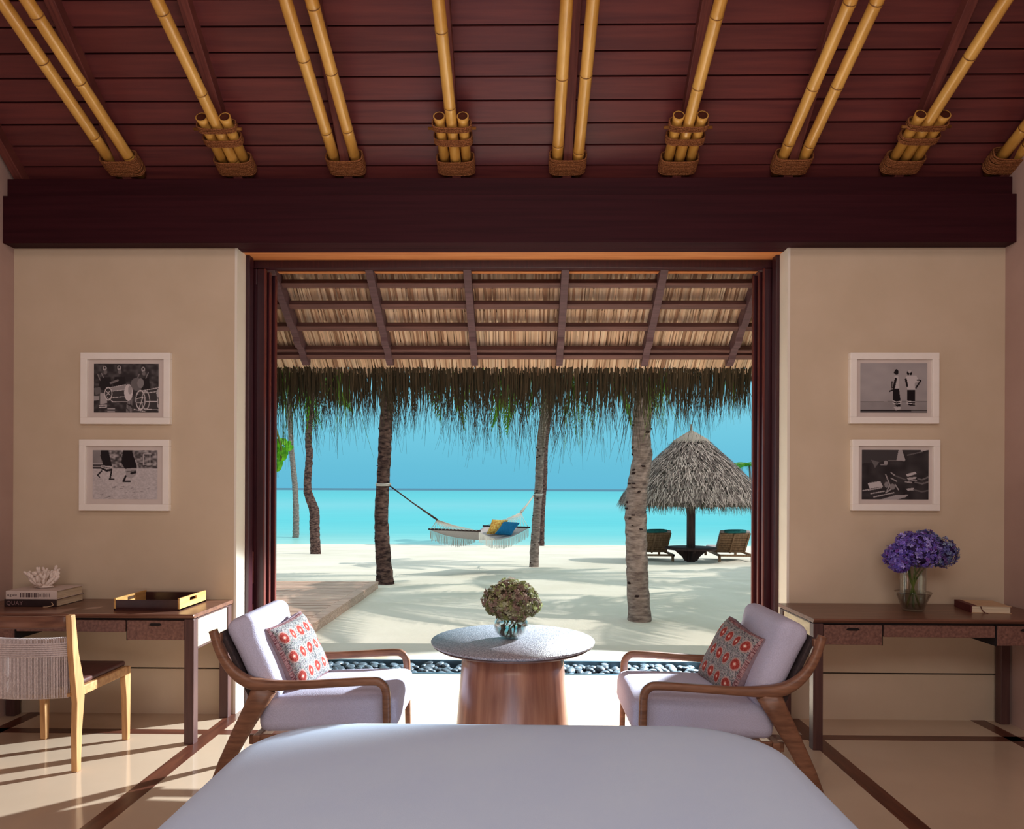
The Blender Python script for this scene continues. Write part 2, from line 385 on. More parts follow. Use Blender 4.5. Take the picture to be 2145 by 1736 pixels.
fl = MB().box(XL-.2, XR+.2, BACK-.1, 5.70, -0.12, 0.0).build('floor', M['floor'], kind='structure')
for nm, x0, x1, k in (('wall_left_of_opening', XL, OL, 0), ('wall_right_of_opening', OR, XR, 1)):
    wl = setting(['wall_north_left', 'wall_north_right'][k])
    MB().box(x0-.05*(k == 0), x1+.05*(k == 1), WY, WY+.14, .302, WT).build('upper_panel', M['plaster'], wl)
    MB().box(x0-.05*(k == 0), x1+.05*(k == 1), WY, WY+.14, 0, .292).build('lower_panel', M['plaster'], wl)
    MB().box(x0, x1, WY+.02, WY+.13, .28, .31).build('shadow_gap', M['slot'], wl)
    rx = (OL-.012, OL+.004) if k == 0 else (OR-.004, OR+.012)
    MB().box(rx[0], rx[1], WY-.002, WY+.142, 0, WT).build('reveal', M['reveal'], wl)
    # the outside face of the wall
    MB().box(-9 if k == 0 else OR+.02, OL-.02 if k == 0 else 9, WY+.145, WY+.55, 0, 3.3).build('outer_leaf', M['plaster'], wl)
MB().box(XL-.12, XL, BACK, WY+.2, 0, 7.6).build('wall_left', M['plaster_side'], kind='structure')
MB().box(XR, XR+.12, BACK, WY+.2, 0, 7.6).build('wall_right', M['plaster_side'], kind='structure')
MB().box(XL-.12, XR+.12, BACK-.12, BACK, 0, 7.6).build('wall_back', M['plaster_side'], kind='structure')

# ceiling: one board per row, rafters over it
ce = setting('ceiling')
nrow = 0; Y = 4.725; dY = 0.1030
k0 = 4.518
rows = [k0+dY*2-dY*i for i in range(44)]
for i, (ya, yb) in enumerate(zip(rows, rows[1:])):
    g = 0.006; mb = MB()
    a = Vector((0, ya-g/2, ceilz(ya-g/2))); b = Vector((0, yb+g/2, ceilz(yb+g/2)-0.004))
    d = (b-a); u = Vector((0, -d.z, d.y)).normalized(); u = u if u.z > 0 else -u
    mb.obox((a+b)/2+u*0.009, ((XR-XL)/2+.02, 0, 0), d/2, u*0.009)
    mb.build('ceiling_board', M['ceil'], ce, loc=None)
for c in ce.children:   # meshes sit at x centre of the room
    c.location.x += (XR+XL)/2
a = Vector(((XR+XL)/2, 4.80, ceilz(4.80)+.05)); b = Vector(((XR+XL)/2, .15, ceilz(.15)+.05)); d = b-a
MB().obox((a+b)/2, ((XR-XL)/2+.1, 0, 0), d/2, Vector((0, -d.z, d.y)).normalized()*.02).build('backing', M['dark_wood'], ce)
MB().obox(Vector((-.12, -1.3, 5.95)), (3.4, 0, 0), (0, 1.55, 1.30), (0, -.02, .03)).build('rear_slope', M['ceil'], ce)
for x in RX[0:]:
    a = Vector((x, 4.70, ceilz(4.70)-.035)); b = Vector((x, 1.2, ceilz(1.2)-.035))
    MB().bar(a, b, .058, .085).build('rafter', M['rafter'], ce, bevel=.004)

# wall beam
MB().box(XL, XR, 4.545, 4.66, WT-.004, 3.345).box(XL, XR, 4.66, 4.735, WT-.004, 3.345).build('trim_1', M['dark_wood'], kind='structure', bevel=.003)
tag(bpy.data.objects['trim_1'], 'deep dark wooden beam across the top of the wall and opening')
MB().box(XL, XR, 4.585, 4.80, 3.347, 3.47).build('trim_2', M['dark_wood'], kind='structure', bevel=.003)

# opening head: orange soffit, dark track, pale outer lip
MB().box(OL-.03, OR+.03, 4.735, 4.95, 3.043, 3.09).build('trim_3', M['head_orange'], kind='structure')
hd = setting('trim_4')
MB().box(OL-.05, OR+.05, 4.90, 4.955, 2.990, 3.10).build('track_face', M['door'], hd, bevel=.003)
MB().box(OL-.05, OR+.05, 4.955, 5.10, 3.048, 3.10).build('track_recess', M['slot'], hd)
MB().box(OL-.05, OR+.05, 5.10, 5.20, 3.058, 3.12).build('outer_rail', M['door'], hd)
MB().box(OL-.05, OR+.05, 5.20, 5.25, 3.054, 3.10).build('outer_lip', M['head_orange'], hd)
MB().box(OL-2, OR+2, 5.22, 5.26, 3.08, 3.35).build('upper_fascia', M['door'], hd)

# floor inlays
def trimbox(name, x0, x1, y0, y1, m):
    return MB().box(x0, x1, y0, y1, -.01, .0016).build(name, m, kind='structure')
trimbox('trim_5', -1.91, -1.815, BACK, 5.70, M['strip'])
trimbox('trim_6', 1.695, 1.79, BACK, 5.70, M['strip'])
trimbox('trim_7', XL, -1.91, 4.265, 4.345, M['strip_x']); trimbox('trim_8', 1.79, XR, 4.265, 4.345, M['strip_x'])
trimbox('trim_9', -1.815, 1.695, 4.265, 4.345, M['strip_x'])
trimbox('trim_10', XL+.12, XL+.21, BACK, WY, M['strip']); trimbox('trim_11', XR-.21, XR-.12, BACK, WY, M['strip'])

# sliding doors stacked at both sides
def door(n, xa, xb, y, s):
    """panel from xa (hidden) to xb (free edge), s=+1 for the left side"""
    d = setting('door_%d' % n)
    T = .038; z0, z1 = .02, 2.985
    lo, hi = min(xa, xb), max(xa, xb)
    st = .055
    if s > 0: free = (xb-st, xb); hid = (lo, lo+st)
    else: free = (xb, xb+st); hid = (hi-st, hi)
    MB().box(free[0], free[1], y-T/2, y+T/2, z0, z1).build('free_stile', M['door'], d, bevel=.004)
    MB().box(hid[0], hid[1], y-T/2, y+T/2, z0, z1).build('hidden_stile', M['door'], d, bevel=.004)
    i0, i1 = min(free[1], hid[1]), max(free[0], hid[0])
    MB().box(i0, i1, y-T/2, y+T/2, z0, z0+.16).build('bottom_rail', M['door'], d, bevel=.004)
    MB().box(i0, i1, y-T/2, y+T/2, z1-.11, z1).build('top_rail', M['door'], d, bevel=.004)
    MB().box(i0-.005, i1+.005, y-.006, y+.006, z0+.1, z1-.06).build('panel', M['door'], d)
    ex = xb if s > 0 else xb
    MB().box(ex-.004, ex+.004, y-T/2-.001, y+T/2-.012, z0, z1).build('edge_bead', M['door_edge'], d)
    return d
for s, e, base in ((1, OL, 1), (-1, OR, 4)):
    for k, (w_, y) in enumerate(((.165, 4.92), (.14, 5.00), (.125, 5.08))):
        xb = e+s*(.155-.0*k)
        xb = {0: at(556, 900, 4.92).x, 1: at(566, 900, 5.0).x, 2: at(578, 900, 5.08).x}[k] if s > 0 else {0: at(1598, 900, 4.92).x, 1: at(1588, 900, 5.0).x, 2: at(1576, 900, 5.08).x}[k]
        d = door(base+k, e-s*.9, xb, y, s)
        if k == 0:
            for zc, h in ((.93, .11), (.55, .13)):
                x = xb-s*.085
                p = MB(); p.box(x-.014, x+.014, y-.030, y-.012, zc-h, zc+h).build('pull_handle', M['door_edge'], d, bevel=.004)
    # jamb lining behind the white reveal
    x0, x1 = (OL-.03, OL+.028) if s > 0 else (OR-.028, OR+.03)
    MB().box(x0, x1, 4.795, 4.87, 0, 3.05).build('trim_%d' % (12 if s > 0 else 13), M['door'], kind='structure', bevel=.003)

# ---------------------------------------------------------------- bamboo poles under the rafters
def pz(Y): return 3.552+.381*(4.58-Y)
def pole_mesh(y0, y1, r, seed, m=None, cap_in=False):
    """bamboo along local -Y.. from y0 (low end) to y1, with ring nodes; coordinates relative to x=0"""
    rr = random.Random(seed); mb = MB()
    nodes = []; y = y0-rr.uniform(.1, .35)
    while y > y1+.05: nodes.append(y); y -= rr.uniform(.34, .5)
    ys = [(y0, r)]
    for n in nodes:
        ys += [(n+.02, r*.99), (n+.004, r*1.05), (n, r*.98), (n-.004, r*1.05), (n-.02, r*.99)]
    ys.append((y1, r*.93))
    mb.tube([(0, a, pz(a)-pz(4.58)) for a, _ in ys], [b for _, b in ys], n=14)
    nb = MB()
    for n in nodes:
        nb.tube([(0, n+.0035, pz(n+.0035)-pz(4.58)), (0, n-.0035, pz(n-.0035)-pz(4.58))], r*1.035, n=14, cap=False)
    return mb, nb
PD = Vector((0, -1, .381)).normalized(); PU = Vector((0, .381, 1)).normalized()
def lashing(mb, x, Y, W, H, loops, r=.0065, zoff=0.0, rnd=None):
    """rope wound around a bundle: stadium loops side by side along the pole direction"""
    c0 = Vector((x, Y, pz(Y)+zoff)); rnd = rnd or random
    for i in range(loops):
        c = c0+PD*((i-(loops-1)/2)*r*1.98); pts = []; n = 20; tilt = rnd.uniform(-.004, .004)
        for k in range(n):
            t = 2*math.pi*k/n; cx = math.copysign(abs(math.cos(t))**.55, math.cos(t)); sx = math.copysign(abs(math.sin(t))**.55, math.sin(t))
            pts.append(c+Vector((cx*W/2, 0, 0))+PU*(sx*H/2)+PD*(tilt*math.cos(t)))
        mb.tube(pts, r, n=6, closed=True, up=(0, 1, 0))
names_pair = {1: 'leftmost bamboo pole pair', 3: 'bamboo pole pair above the left end of the opening', 5: 'bamboo pole pair nearest the middle of the ceiling', 7: 'bamboo pole pair above the right door stack', 9: 'bamboo pole pair cut off by the right edge of the picture'}
names_single = {2: 'single bamboo pole with short stubs, nearest the left wall', 4: 'single bamboo pole with short stubs, just left of the ceiling middle', 6: 'single bamboo pole with short stubs, just right of the ceiling middle', 8: 'single bamboo pole with short stubs, nearest the right wall'}
for i in range(1, 10):
    x = RX[i] if i < 9 else 3.045; rr = random.Random(i)
    pair = i % 2 == 1
    t = thing('bamboo_pole_pair' if pair else 'bamboo_bundle', names_pair[i]+', lashed with rope' if pair else names_single[i], 'bamboo poles', (x, 4.58, pz(4.58)), 'bamboo poles tied under the rafters')
    def place(mb, nb, dx, dz=0.0):
        o = mb.build('pole', M['bamboo'], None); o.parent = t; o.location = (dx, -4.58, dz)
        if nb.v:
            q = nb.build('node_rings', M['bamboo_node'], None, kind='stuff'); q.parent = o
        return o
    if pair:
        for sx in (-1, 1):
            place(*pole_mesh(4.66, 2.5, .0345, i*7+sx), sx*(.066 if i < 9 else .05))
        r = MB(); lashing(r, x, 4.545, .232, .103, 8, r=.0055, rnd=rr)
        r.build('rope_lashing', M['rope_brown'], t, kind='stuff')
        r = MB(); lashing(r, x, 4.60, .226, .10, 4, rnd=rr, r=.0055)
        r.build('rope_lashing', M['rope_brown'], t, kind='stuff')
    else:
        place(*pole_mesh(4.66, 2.5, .034, i*7), 0, 0)
        for sx in (-1, 1):
            mb = MB(); nb = MB()
            y0, y1 = 4.65, 4.235; prof = [(y0, .031), (4.3, .032), (4.262, .032), (4.258, .035), (4.25, .033), (y1, .036)]
            mb.tube([(0, a, pz(a)-pz(4.58)) for a, _ in prof], [b for _, b in prof], n=14)
            o = place(mb, nb, sx*.070); o.name = 'stub'
            cp = MB(); e = Vector((0, y1, pz(y1)-pz(4.58)))
            cp.tube([e-PD*.001, e+PD*.0012], .029, n=14)
            q = cp.build('open_end', M['bamboo_in'], None); q.parent = o
        for Y, n_, rq in ((4.295, 4, .005), (4.385, 5, .005)):
            r = MB(); lashing(r, x, Y, .232, .088, n_, r=rq, rnd=rr); r.build('rope_lashing', M['rope_brown'], t, kind='stuff')
        r = MB(); lashing(r, x, 4.570, .235, .098, 10, r=.0055, rnd=rr); r.build('rope_lashing', M['rope_brown'], t, kind='stuff')
        pn = MB(); c = Vector((x, 4.305, pz(4.305)-.01)); pn.tube([c-Vector((.145, 0, 0)), c+Vector((.145, 0, 0))], .009, n=8)
        pn.build('peg', M['bamboo_node'], t)

# ---------------------------------------------------------------- framed photographs
def raster(W, H, bg):
    A = np.zeros((H, W)); A[:] = bg
    yy, xx = np.mgrid[0:H, 0:W]; U = (xx+.5)/W; V = (yy+.5)/H
    return A, U, V
def poly(A, U, V, pts, c):
    ins = np.zeros(A.shape, bool); n = len(pts)
    for i in range(n):
        x0, y0 = pts[i]; x1, y1 = pts[(i+1) % n]
        if y0 == y1: continue
        cond = ((V >= min(y0, y1)) & (V < max(y0, y1))); xi = x0+(V-y0)*(x1-x0)/(y1-y0)
        ins ^= cond & (U < xi)
    A[ins] = c
def ell(A, U, V, cx, cy, rx, ry, c, ring=None, rot=0, asp=.75):
    dx, dy = U-cx, (V-cy)*asp; a = math.radians(rot); ex = dx*math.cos(a)+dy*math.sin(a); ey = -dx*math.sin(a)+dy*math.cos(a)
    q = np.sqrt((ex/rx)**2+(ey/(ry*asp))**2)
    m = (q < 1) if ring is None else (abs(q-1) < ring)
    A[m] = c
def line(A, U, V, x0, y0, x1, y1, w, c, asp=.75):
    dx, dy = x1-x0, (y1-y0)*asp; L2 = dx*dx+dy*dy
    t = np.clip(((U-x0)*dx+(V-y0)*asp*dy)/L2, 0, 1)
    d = np.hypot(U-x0-t*dx, (V-y0)*asp-t*dy); A[d < w/2] = c
def blotch(shape, n, seed):
    r = np.random.RandomState(seed); g = r.rand(n, n); H, W = shape
    y = np.linspace(0, n-1.001, H); x = np.linspace(0, n-1.001, W); yi = y.astype(int); xi = x.astype(int)
    fy = (y-yi)[:, None]; fx = (x-xi)[None]
    return (g[yi][:, xi]*(1-fy)*(1-fx)+g[yi+1][:, xi]*fy*(1-fx)+g[yi][:, xi+1]*(1-fy)*fx+g[yi+1][:, xi+1]*fy*fx)
def art_drums():
    A, U, V = raster(160, 118, .03); A += .07*blotch(A.shape, 22, 1)**2
    for cx, cy in ((.17, .08), (.39, .07), (.76, .1)):
        ell(A, U, V, cx, cy+.02, .03, .05, .30); ell(A, U, V, cx, cy+.01, .012, .02, .02)
        ell(A, U, V, cx+.01, cy+.10, .025, .045, .14); poly(A, U, V, [(cx-.10, cy+.45), (cx-.07, cy+.2), (cx+.09, cy+.2), (cx+.12, cy+.48)], .022)
    for p in ((.06, .22, .10, .34), (.27, .40, .36, .36), (.84, .18, .80, .30), (.70, .22, .66, .33), (.12, .2, .15, .28)): line(A, U, V, *p, .014, .20)
    line(A, U, V, .26, .40, .37, .34, .03, .16)
    poly(A, U, V, [(.10, .6), (.19, .6), (.21, .80), (.10, .84)], .34); poly(A, U, V, [(.0, .66), (.09, .66), (.09, .74), (.0, .76)], .28); poly(A, U, V, [(0, .5), (.1, .48), (.12, .6), (.03, .64)], .12)
    for y in (.855, .895): line(A, U, V, .09, y, .2, y-.01, .014, .42)
    for y in (.92, .98): line(A, U, V, .22, y, .32, y, .02, .32)
    for k in range(7): line(A, U, V, .52+.012*k, .72, .50+.014*k, 1, .005, .20+.1*(k % 2))
    ell(A, U, V, .66, .42, .09, .13, .13); ell(A, U, V, .72, .40, .05, .10, .20)
    # front drum
    poly(A, U, V, [(.17, .60), (.24, .49), (.50, .42), (.52, .76), (.30, .80), (.2, .74)], .05)
    poly(A, U, V, [(.26, .49), (.50, .43), (.50, .54), (.28, .56)], .26)
    ell(A, U, V, .225, .615, .055, .125, .5, ring=.10)
    for p in ((.25, .49, .49, .43), (.27, .565, .47, .535), (.27, .70, .47, .67), (.28, .78, .52, .775), (.19, .56, .25, .64), (.25, .56, .19, .66), (.20, .68, .3, .78)): line(A, U, V, *p, .008, .5)
    ell(A, U, V, .535, .59, .065, .17, .52); ell(A, U, V, .56, .54, .03, .09, .30)
    # right drum
    poly(A, U, V, [(.70, .60), (.99, .50), (1, .95), (.80, .92)], .05)
    ell(A, U, V, .72, .74, .07, .19, .5, ring=.08); ell(A, U, V, .80, .75, .06, .18, .36, ring=.10)
    for p in ((.72, .56, 1, .49), (.78, .60, .98, .57), (.80, .77, .98, .77), (.82, .93, 1, .94), (.66, .72, .76, .68), (.76, .68, .70, .90), (.66, .80, .76, .80), (.97, .55, .99, .9), (.62, .93, .8, .98)): line(A, U, V, *p, .009, .52)
    ell(A, U, V, 1.0, .60, .035, .09, .4); return A
def art_dance():
    A, U, V = raster(160, 118, .36)
    A[:] = .33+.14*blotch(A.shape, 60, 3)+.06*blotch(A.shape, 18, 4)
    m = V < .37; A[m] = (.05+.38*blotch(A.shape, 34, 6)**2)[m]
    m = (V < .27) & (U < .2); A[m] = .16+.06*blotch(A.shape, 10, 8)[m]
    for y, c in ((.28, .3), (.31, .03), (.34, .25), (.365, .03)): line(A, U, V, 0, y, .2, y, .025, c)
    poly(A, U, V, [(.13, 0), (.24, 0), (.30, .32), (.17, .32), (.12, .12)], .018)
    poly(A, U, V, [(.13, .31), (.30, .33), (.30, .43), (.2, .44), (.14, .38)], .42)
    line(A, U, V, .15, .38, .22, .42, .03, .02); line(A, U, V, .22, .42, .29, .40, .035, .02); line(A, U, V, .15, .34, .28, .37, .01, .06)
    line(A, U, V, .14, .43, .08, .51, .022, .02); line(A, U, V, .08, .51, .11, .55, .02, .02); line(A, U, V, .29, .44, .27, .58, .025, .02); line(A, U, V, .26, .59, .33, .59, .02, .02)
    poly(A, U, V, [(.47, 0), (.60, 0), (.66, .24), (.68, .36), (.50, .38), (.44, .26)], .015)
    poly(A, U, V, [(.50, .38), (.67, .36), (.67, .50), (.60, .58), (.52, .54)], .30)
    line(A, U, V, .52, .44, .66, .42, .015, .12); line(A, U, V, .60, .47, .66, .45, .035, .02); line(A, U, V, .66, .2, .70, .36, .012, .35)
    line(A, U, V, .51, .53, .48, .62, .03, .018); line(A, U, V, .47, .635, .58, .635, .022, .018)
    for p in ((.78, .08, .9, .08), (.78, .08, .78, .3), (.88, .07, .88, .3), (.78, .29, .9, .29)): line(A, U, V, *p, .012, .40)
    for k in range(14):
        x, y = RNG.rand()*.9+.05, .7+.28*RNG.rand(); line(A, U, V, x, y, x+.04, y-.01, .008, .20)
    return A
def art_pair():
    A, U, V = raster(160, 118, .30); A[:] = .29+.05*blotch(A.shape, 9, 9)-.05*(U*.6+V*.2)
    m = V > .77; A[m] = .21+.04*blotch(A.shape, 12, 5)[m]
    line(A, U, V, 0, .775, 1, .765, .006, .12); line(A, U, V, 0, .955, 1, .95, .016, .02); m = V > .965; A[m] = .10
    d = .012
    ell(A, U, V, .54, .185, .032, .055, d); line(A, U, V, .51, .2, .53, .2, .02, d)
    poly(A, U, V, [(.51, .26), (.57, .26), (.58, .51), (.50, .51)], .42); line(A, U, V, .53, .32, .50, .50, .035, d); line(A, U, V, .475, .38, .47, .5, .02, .05); line(A, U, V, .50, .53, .44, .57, .02, d)
    poly(A, U, V, [(.49, .52), (.58, .52), (.60, .73), (.60, .87), (.55, .88), (.49, .80)], d)
    line(A, U, V, .49, .76, .54, .785, .012, .5); line(A, U, V, .54, .785, .61, .765, .012, .5); line(A, U, V, .49, .80, .54, .825, .012, .5); line(A, U, V, .54, .825, .61, .805, .012, .5)
    poly(A, U, V, [(.50, .88), (.61, .88), (.60, .93), (.53, .95)], .40)
    ell(A, U, V, .715, .20, .02, .045, d); ell(A, U, V, .755, .205, .02, .04, d); ell(A, U, V, .735, .17, .03, .03, .38)
    poly(A, U, V, [(.68, .27), (.83, .25), (.88, .36), (.81, .40), (.82, .53), (.70, .53), (.70, .40)], .44)
    line(A, U, V, .68, .33, .70, .46, .03, d); line(A, U, V, .90, .36, .83, .50, .022, d); line(A, U, V, .85, .34, .90, .35, .02, d)
    poly(A, U, V, [(.70, .54), (.82, .54), (.82, .86), (.72, .85), (.70, .74)], d)
    for y in (.765, .805): line(A, U, V, .70, y, .83, y+.02, .011, .5)
    return A
def art_skirts():
    A, U, V = raster(160, 118, .03); A[:] = .02+.03*blotch(A.shape, 12, 13)
    poly(A, U, V, [(0, 0), (.55, 0), (.64, .22), (.3, .24), (0, .28)], .05); poly(A, U, V, [(.14, .2), (.26, .25), (.2, .37)], .12)
    poly(A, U, V, [(.55, 0), (.6, 0), (.65, .2), (.64, .23), (.52, .21)], .32); line(A, U, V, .4, .215, .64, .215, .01, .25)
    poly(A, U, V, [(.88, 0), (1, 0), (.88, .04)], .4); line(A, U, V, .68, .11, .9, .04, .015, .12)
    ell(A, U, V, .36, .26, .03, .04, .28); line(A, U, V, .29, .3, .37, .3, .02, .2)
    poly(A, U, V, [(.09, .67), (.28, .63), (.32, .74), (.12, .78)], .42)
    for p in ((.36, .50, .42, .7), (.42, .70, .38, .82), (.44, .46, .5, .52), (.44, .57, .52, .63), (.50, .7, .55, .8), (.65, .64, .75, .66)): line(A, U, V, *p, .018, .28)
    line(A, U, V, .50, .52, .66, .60, .02, .10)
    poly(A, U, V, [(.66, .49), (.80, .44), (.82, .48), (.68, .54)], .42); poly(A, U, V, [(.67, .56), (.82, .54), (.80, .58), (.70, .61)], .36); line(A, U, V, .7, .63, .82, .61, .012, .3); poly(A, U, V, [(.66, .78), (.78, .76), (.78, .81), (.69, .82)], .36)
    for p in ((.84, .58, .9, .60), (.9, .60, 1, .54), (.80, .65, .9, .68), (.9, .68, 1, .64)): line(A, U, V, *p, .022, .14)
    line(A, U, V, .78, .80, .9, .84, .02, .10); line(A, U, V, .9, .84, 1, .81, .02, .10)
    for p in ((.14, .88, .34, .83), (.18, .95, .48, .86), (.36, .86, .44, .79), (.02, .82, .1, .80), (.10, .81, .3, .76)): line(A, U, V, *p, .016, .34)
    poly(A, U, V, [(.28, 1), (.5, .91), (.7, .90), (.66, .95), (.52, 1)], .30); ell(A, U, V, .37, .70, .03, .06, .2); ell(A, U, V, .46, .74, .04, .06, .2)
    return A
def picture(label, px0, py0, px1, py1, A):
    Y = WY-.036; p0 = at(px0, py0, Y); p1 = at(px1, py1, Y); cx, cz = (p0.x+p1.x)/2, (p0.z+p1.z)/2; W, H = p1.x-p0.x, p0.z-p1.z
    t = thing('framed_photograph', label, 'picture', (cx, WY, cz-H/2), 'framed black and white photographs on the wall')
    f = MB(); fw = .042; y0, y1 = Y, WY
    for a in ((cx-W/2, cx+W/2, cz+H/2-fw, cz+H/2), (cx-W/2, cx+W/2, cz-H/2, cz-H/2+fw), (cx-W/2, cx-W/2+fw, cz-H/2+fw, cz+H/2-fw), (cx+W/2-fw, cx+W/2, cz-H/2+fw, cz+H/2-fw)):
        f.box(a[0], a[1], y0, y1, a[2], a[3])
    f.build('frame', M['white_frame'], t, bevel=.003)
    m = MB(); m.box(cx-W/2+fw, cx+W/2-fw, WY-.018, WY-.002, cz-H/2+fw, cz+H/2-fw); m.build('mount', M['mount'], t)
    pw, ph = .425*1.0, .318; h, w_ = A.shape
    me = bpy.data.meshes.new('print'); xs = np.linspace(-pw/2, pw/2, w_)+cx; zs = np.linspace(ph/2, -ph/2, h)+cz+.003
    vs_ = [(x, WY-.0195, z) for z in zs for x in xs]
    fs = [(j*w_+i, (j+1)*w_+i, (j+1)*w_+i+1, j*w_+i+1) for j in range(h-1) for i in range(w_-1)]
    me.from_pydata(vs_, [], fs); me.materials.append(M['print']); c = np.clip(A, 0, 1)*1.25
    col = np.stack([c*1.0+.004, c*.93+.001, c*.94+.003, np.ones_like(c)], -1).astype(np.float32)
    at_ = me.color_attributes.new('Col', 'FLOAT_COLOR', 'POINT'); at_.data.foreach_set('color', col.ravel())
    o = addobj('print', me, t, (0, 0, 0)); return t
picture('white-framed photograph of people carrying drums, upper one on the left wall', 168, 738, 355, 888, art_drums())
picture('white-framed photograph of dancing legs on sand, lower one on the left wall', 165, 920, 353, 1070, art_dance())
picture('white-framed photograph of two people standing from behind, upper one on the right wall', 1782, 738, 1968, 887, art_pair())
picture('white-framed dark photograph of swirling skirts, lower one on the right wall', 1786, 920, 1970, 1070, art_skirts())
# ================================================================== VERANDA ROOF
TT = 0.665; AA = at(1072, 565, 5.14).z + TT*5.14     # rafter undersides: z = AA - TT*Y
def rz(Y): return AA-TT*Y
vr = thing('veranda_roof', 'thatched veranda roof on dark rafters just outside the opening', 'roof', (0, 5.6, 2.8))
SD = Vector((0, 1, -TT)).normalized(); SU = Vector((0, TT, 1)).normalized()
raf_off = 0.0
for i, x in enumerate([-3.25, -2.53]+[lerp(-1.822, 1.722, k/5) for k in range(6)]+[2.42, 3.13]):
    # tapering rafter with stepped, curved tail
    prof = []
    def pt(Y, d): return (Y, rz(Y)+d)
    under = [(5.0, 0), (5.60, 0), (5.612, .022), (5.72, .024), (5.735, .004), (5.80, .006), (5.815, .03), (5.90, .034), (5.915, .016), (5.99, .022), (6.02, .05), (6.03, .085)]
    p = [pt(Y, d) for Y, d in under]+[pt(6.03, .13), pt(5.0, .13)]
    MB().prism([(a, b) for a, b in p], 'x', x-.028, x+.028).build('rafter', M['roofwood'], vr, bevel=.002)
th0 = .165     # thatch underside above rafter undersides
def purlin(Y, h, w_=.06, up=.075):
    c = Vector((0, Y, rz(Y)+up)); MB().obox(c, (5.6, 0, 0), SD*w_/2, SU*h/2).build('purlin', M['purlin'], vr, bevel=.002)
PY = [5.17, 5.36, 5.555, 5.745]
def ypx(py, up=.045):  # room depth where the purlin's lower edge lies on the picture row
    Y = 5.5
    for _ in range(30):
        s = (at(1072, py, 5).z-1.48)/5; Y = (AA+up-1.48)/(s+TT)
    return Y
PY = [ypx(601), ypx(645), ypx(691)]; 
for y in PY: purlin(y, .045, .05, .070)
yb = ypx(750, .045); purlin(yb, .05, .05, .070); purlin(yb-.040, .05, .03, .085)
# thatch: courses of leaf strips hanging between the purlins, each course lapping under the next
def thatch_course(y0, y1, seed):
    rr = random.Random(seed); mb = MB(); x = -5.5
    while x < 5.5:
        wd = rr.uniform(.008, .02); far = abs(x) > 2.6
        if far: wd = .05
        k = rr.random(); base = Vector((.86, .66, .48)) if k < .5 else (Vector((.98, .82, .64)) if k < .8 else Vector((.50, .32, .22)))
        base *= rr.uniform(.65, 1.05); mb.cc = (min(.95, base.x*.98), base.y*.90, base.z*.84, 1)
        ya, yb_ = y0-rr.uniform(0, .012), y1+rr.uniform(-.02, .03); sk = rr.uniform(-.012, .012)
        za, zb = rz(ya)+th0+rr.uniform(0, .006), rz(yb_)+th0-.030+rr.uniform(-.006, .008)
        a = Vector((x, ya, za)); b = Vector((x+wd, ya, za)); c = Vector((x+wd+sk, yb_, zb)); d = Vector((x+sk, yb_, zb)); m = Vector((x+wd/2+sk/2, (ya+yb_)/2, (za+zb)/2-.004))
        mb.quad(a, b, c, d); x += wd*.88
    return mb
ys = [4.98]+[p-.0 for p in PY]+[yb-.02, 6.17]
for i, (a, b) in enumerate(zip(ys, ys[1:])):
    thatch_course(a-.02, b+.05, 30+i).build('thatch_course', M['thatch'], vr, recalc=False, kind='stuff')
# weather side of the roof: solid thatch slab
c0 = Vector((0, 4.6, rz(4.6)+th0+.14)); c1 = Vector((0, 6.22, rz(6.22)+th0+.10))
MB().obox((c0+c1)/2, (5.8, 0, 0), (c1-c0)/2, SU*.09).build('roof_slab', mat('slab_thatch', S(120, 96, 76), S(150, 122, 98), (8, 50, 8), 0.95, 0.05, 0.5), vr)
# main roof over the room keeps daylight out
e0 = Vector((0, 4.72, ceilz(4.72)+.22)); e1 = Vector((0, .1, ceilz(.1)+.22))
MB().obox((e0+e1)/2, (5.8, 0, 0), (e1-e0)/2, (0, .05, .06)).build('main_slab', bpy.data.materials['slab_thatch'], vr)
# fringe
def fringe_mesh():
    rr = random.Random(11); mb = MB()
    def strand(x, y, z, L, w, lean, out, col):
        mb.cc = (*col, 1); n = 4 if L > .22 else 2; prev = None; ang = rr.uniform(-.6, .6)
        dx, dy = math.cos(ang)*w/2, math.sin(ang)*w/2; curl = rr.uniform(-.5, .5)
        for k in range(n+1):
            t = k/n; px = x+lean*L*t+curl*.10*L*t*t; py = y+out*L*t; pz_ = z-L*t*(1-.05*abs(curl)); ww = (1-t*.85)
            a = mb.av((px-dx*ww, py-dy*ww, pz_)); b = mb.av((px+dx*ww, py+dy*ww, pz_))
            if prev: mb.af((prev[0], prev[1], b, a))
            prev = (a, b)
    # dense short mat
    x = -3.0
    while x < 1.97:
        for row in range(3):
            k = rr.random(); v = rr.uniform(.5, 1.1); col = (.10*v, .075*v, .045*v)
            strand(x+rr.uniform(-.01, .01), 6.15+.05*row, rz(6.15+.05*row)+th0+.01+rr.uniform(-.01, .01), rr.uniform(.26, .42), rr.uniform(.010, .018), rr.uniform(-.05, .05), rr.uniform(0, .25), col)
        x += .011
    # clumps of long thin tips
    x = -3.0
    while x < 1.93:
        x += rr.uniform(.035, .07); Lc = rr.uniform(.46, .70)+.09*math.sin(x*2.3+1); lean0 = rr.uniform(-.12, .12)
        green = rr.random() < .12
        if x > 1.6: Lc *= .86
        for _ in range(rr.randint(14, 21)):
            v = rr.uniform(.4, 1.2)
            col = (.16*v, .32*v, .045*v) if (green and rr.random() < .7) else (.075*v, .07*v, .045*v)
            yy = 6.16+rr.uniform(0, .14)
            strand(x+rr.gauss(0, .03), yy, rz(yy)+th0, Lc*rr.uniform(.72, 1.2), rr.uniform(.0045, .0085), lean0+rr.gauss(0, .13), rr.uniform(.02, .28), col)
    return mb
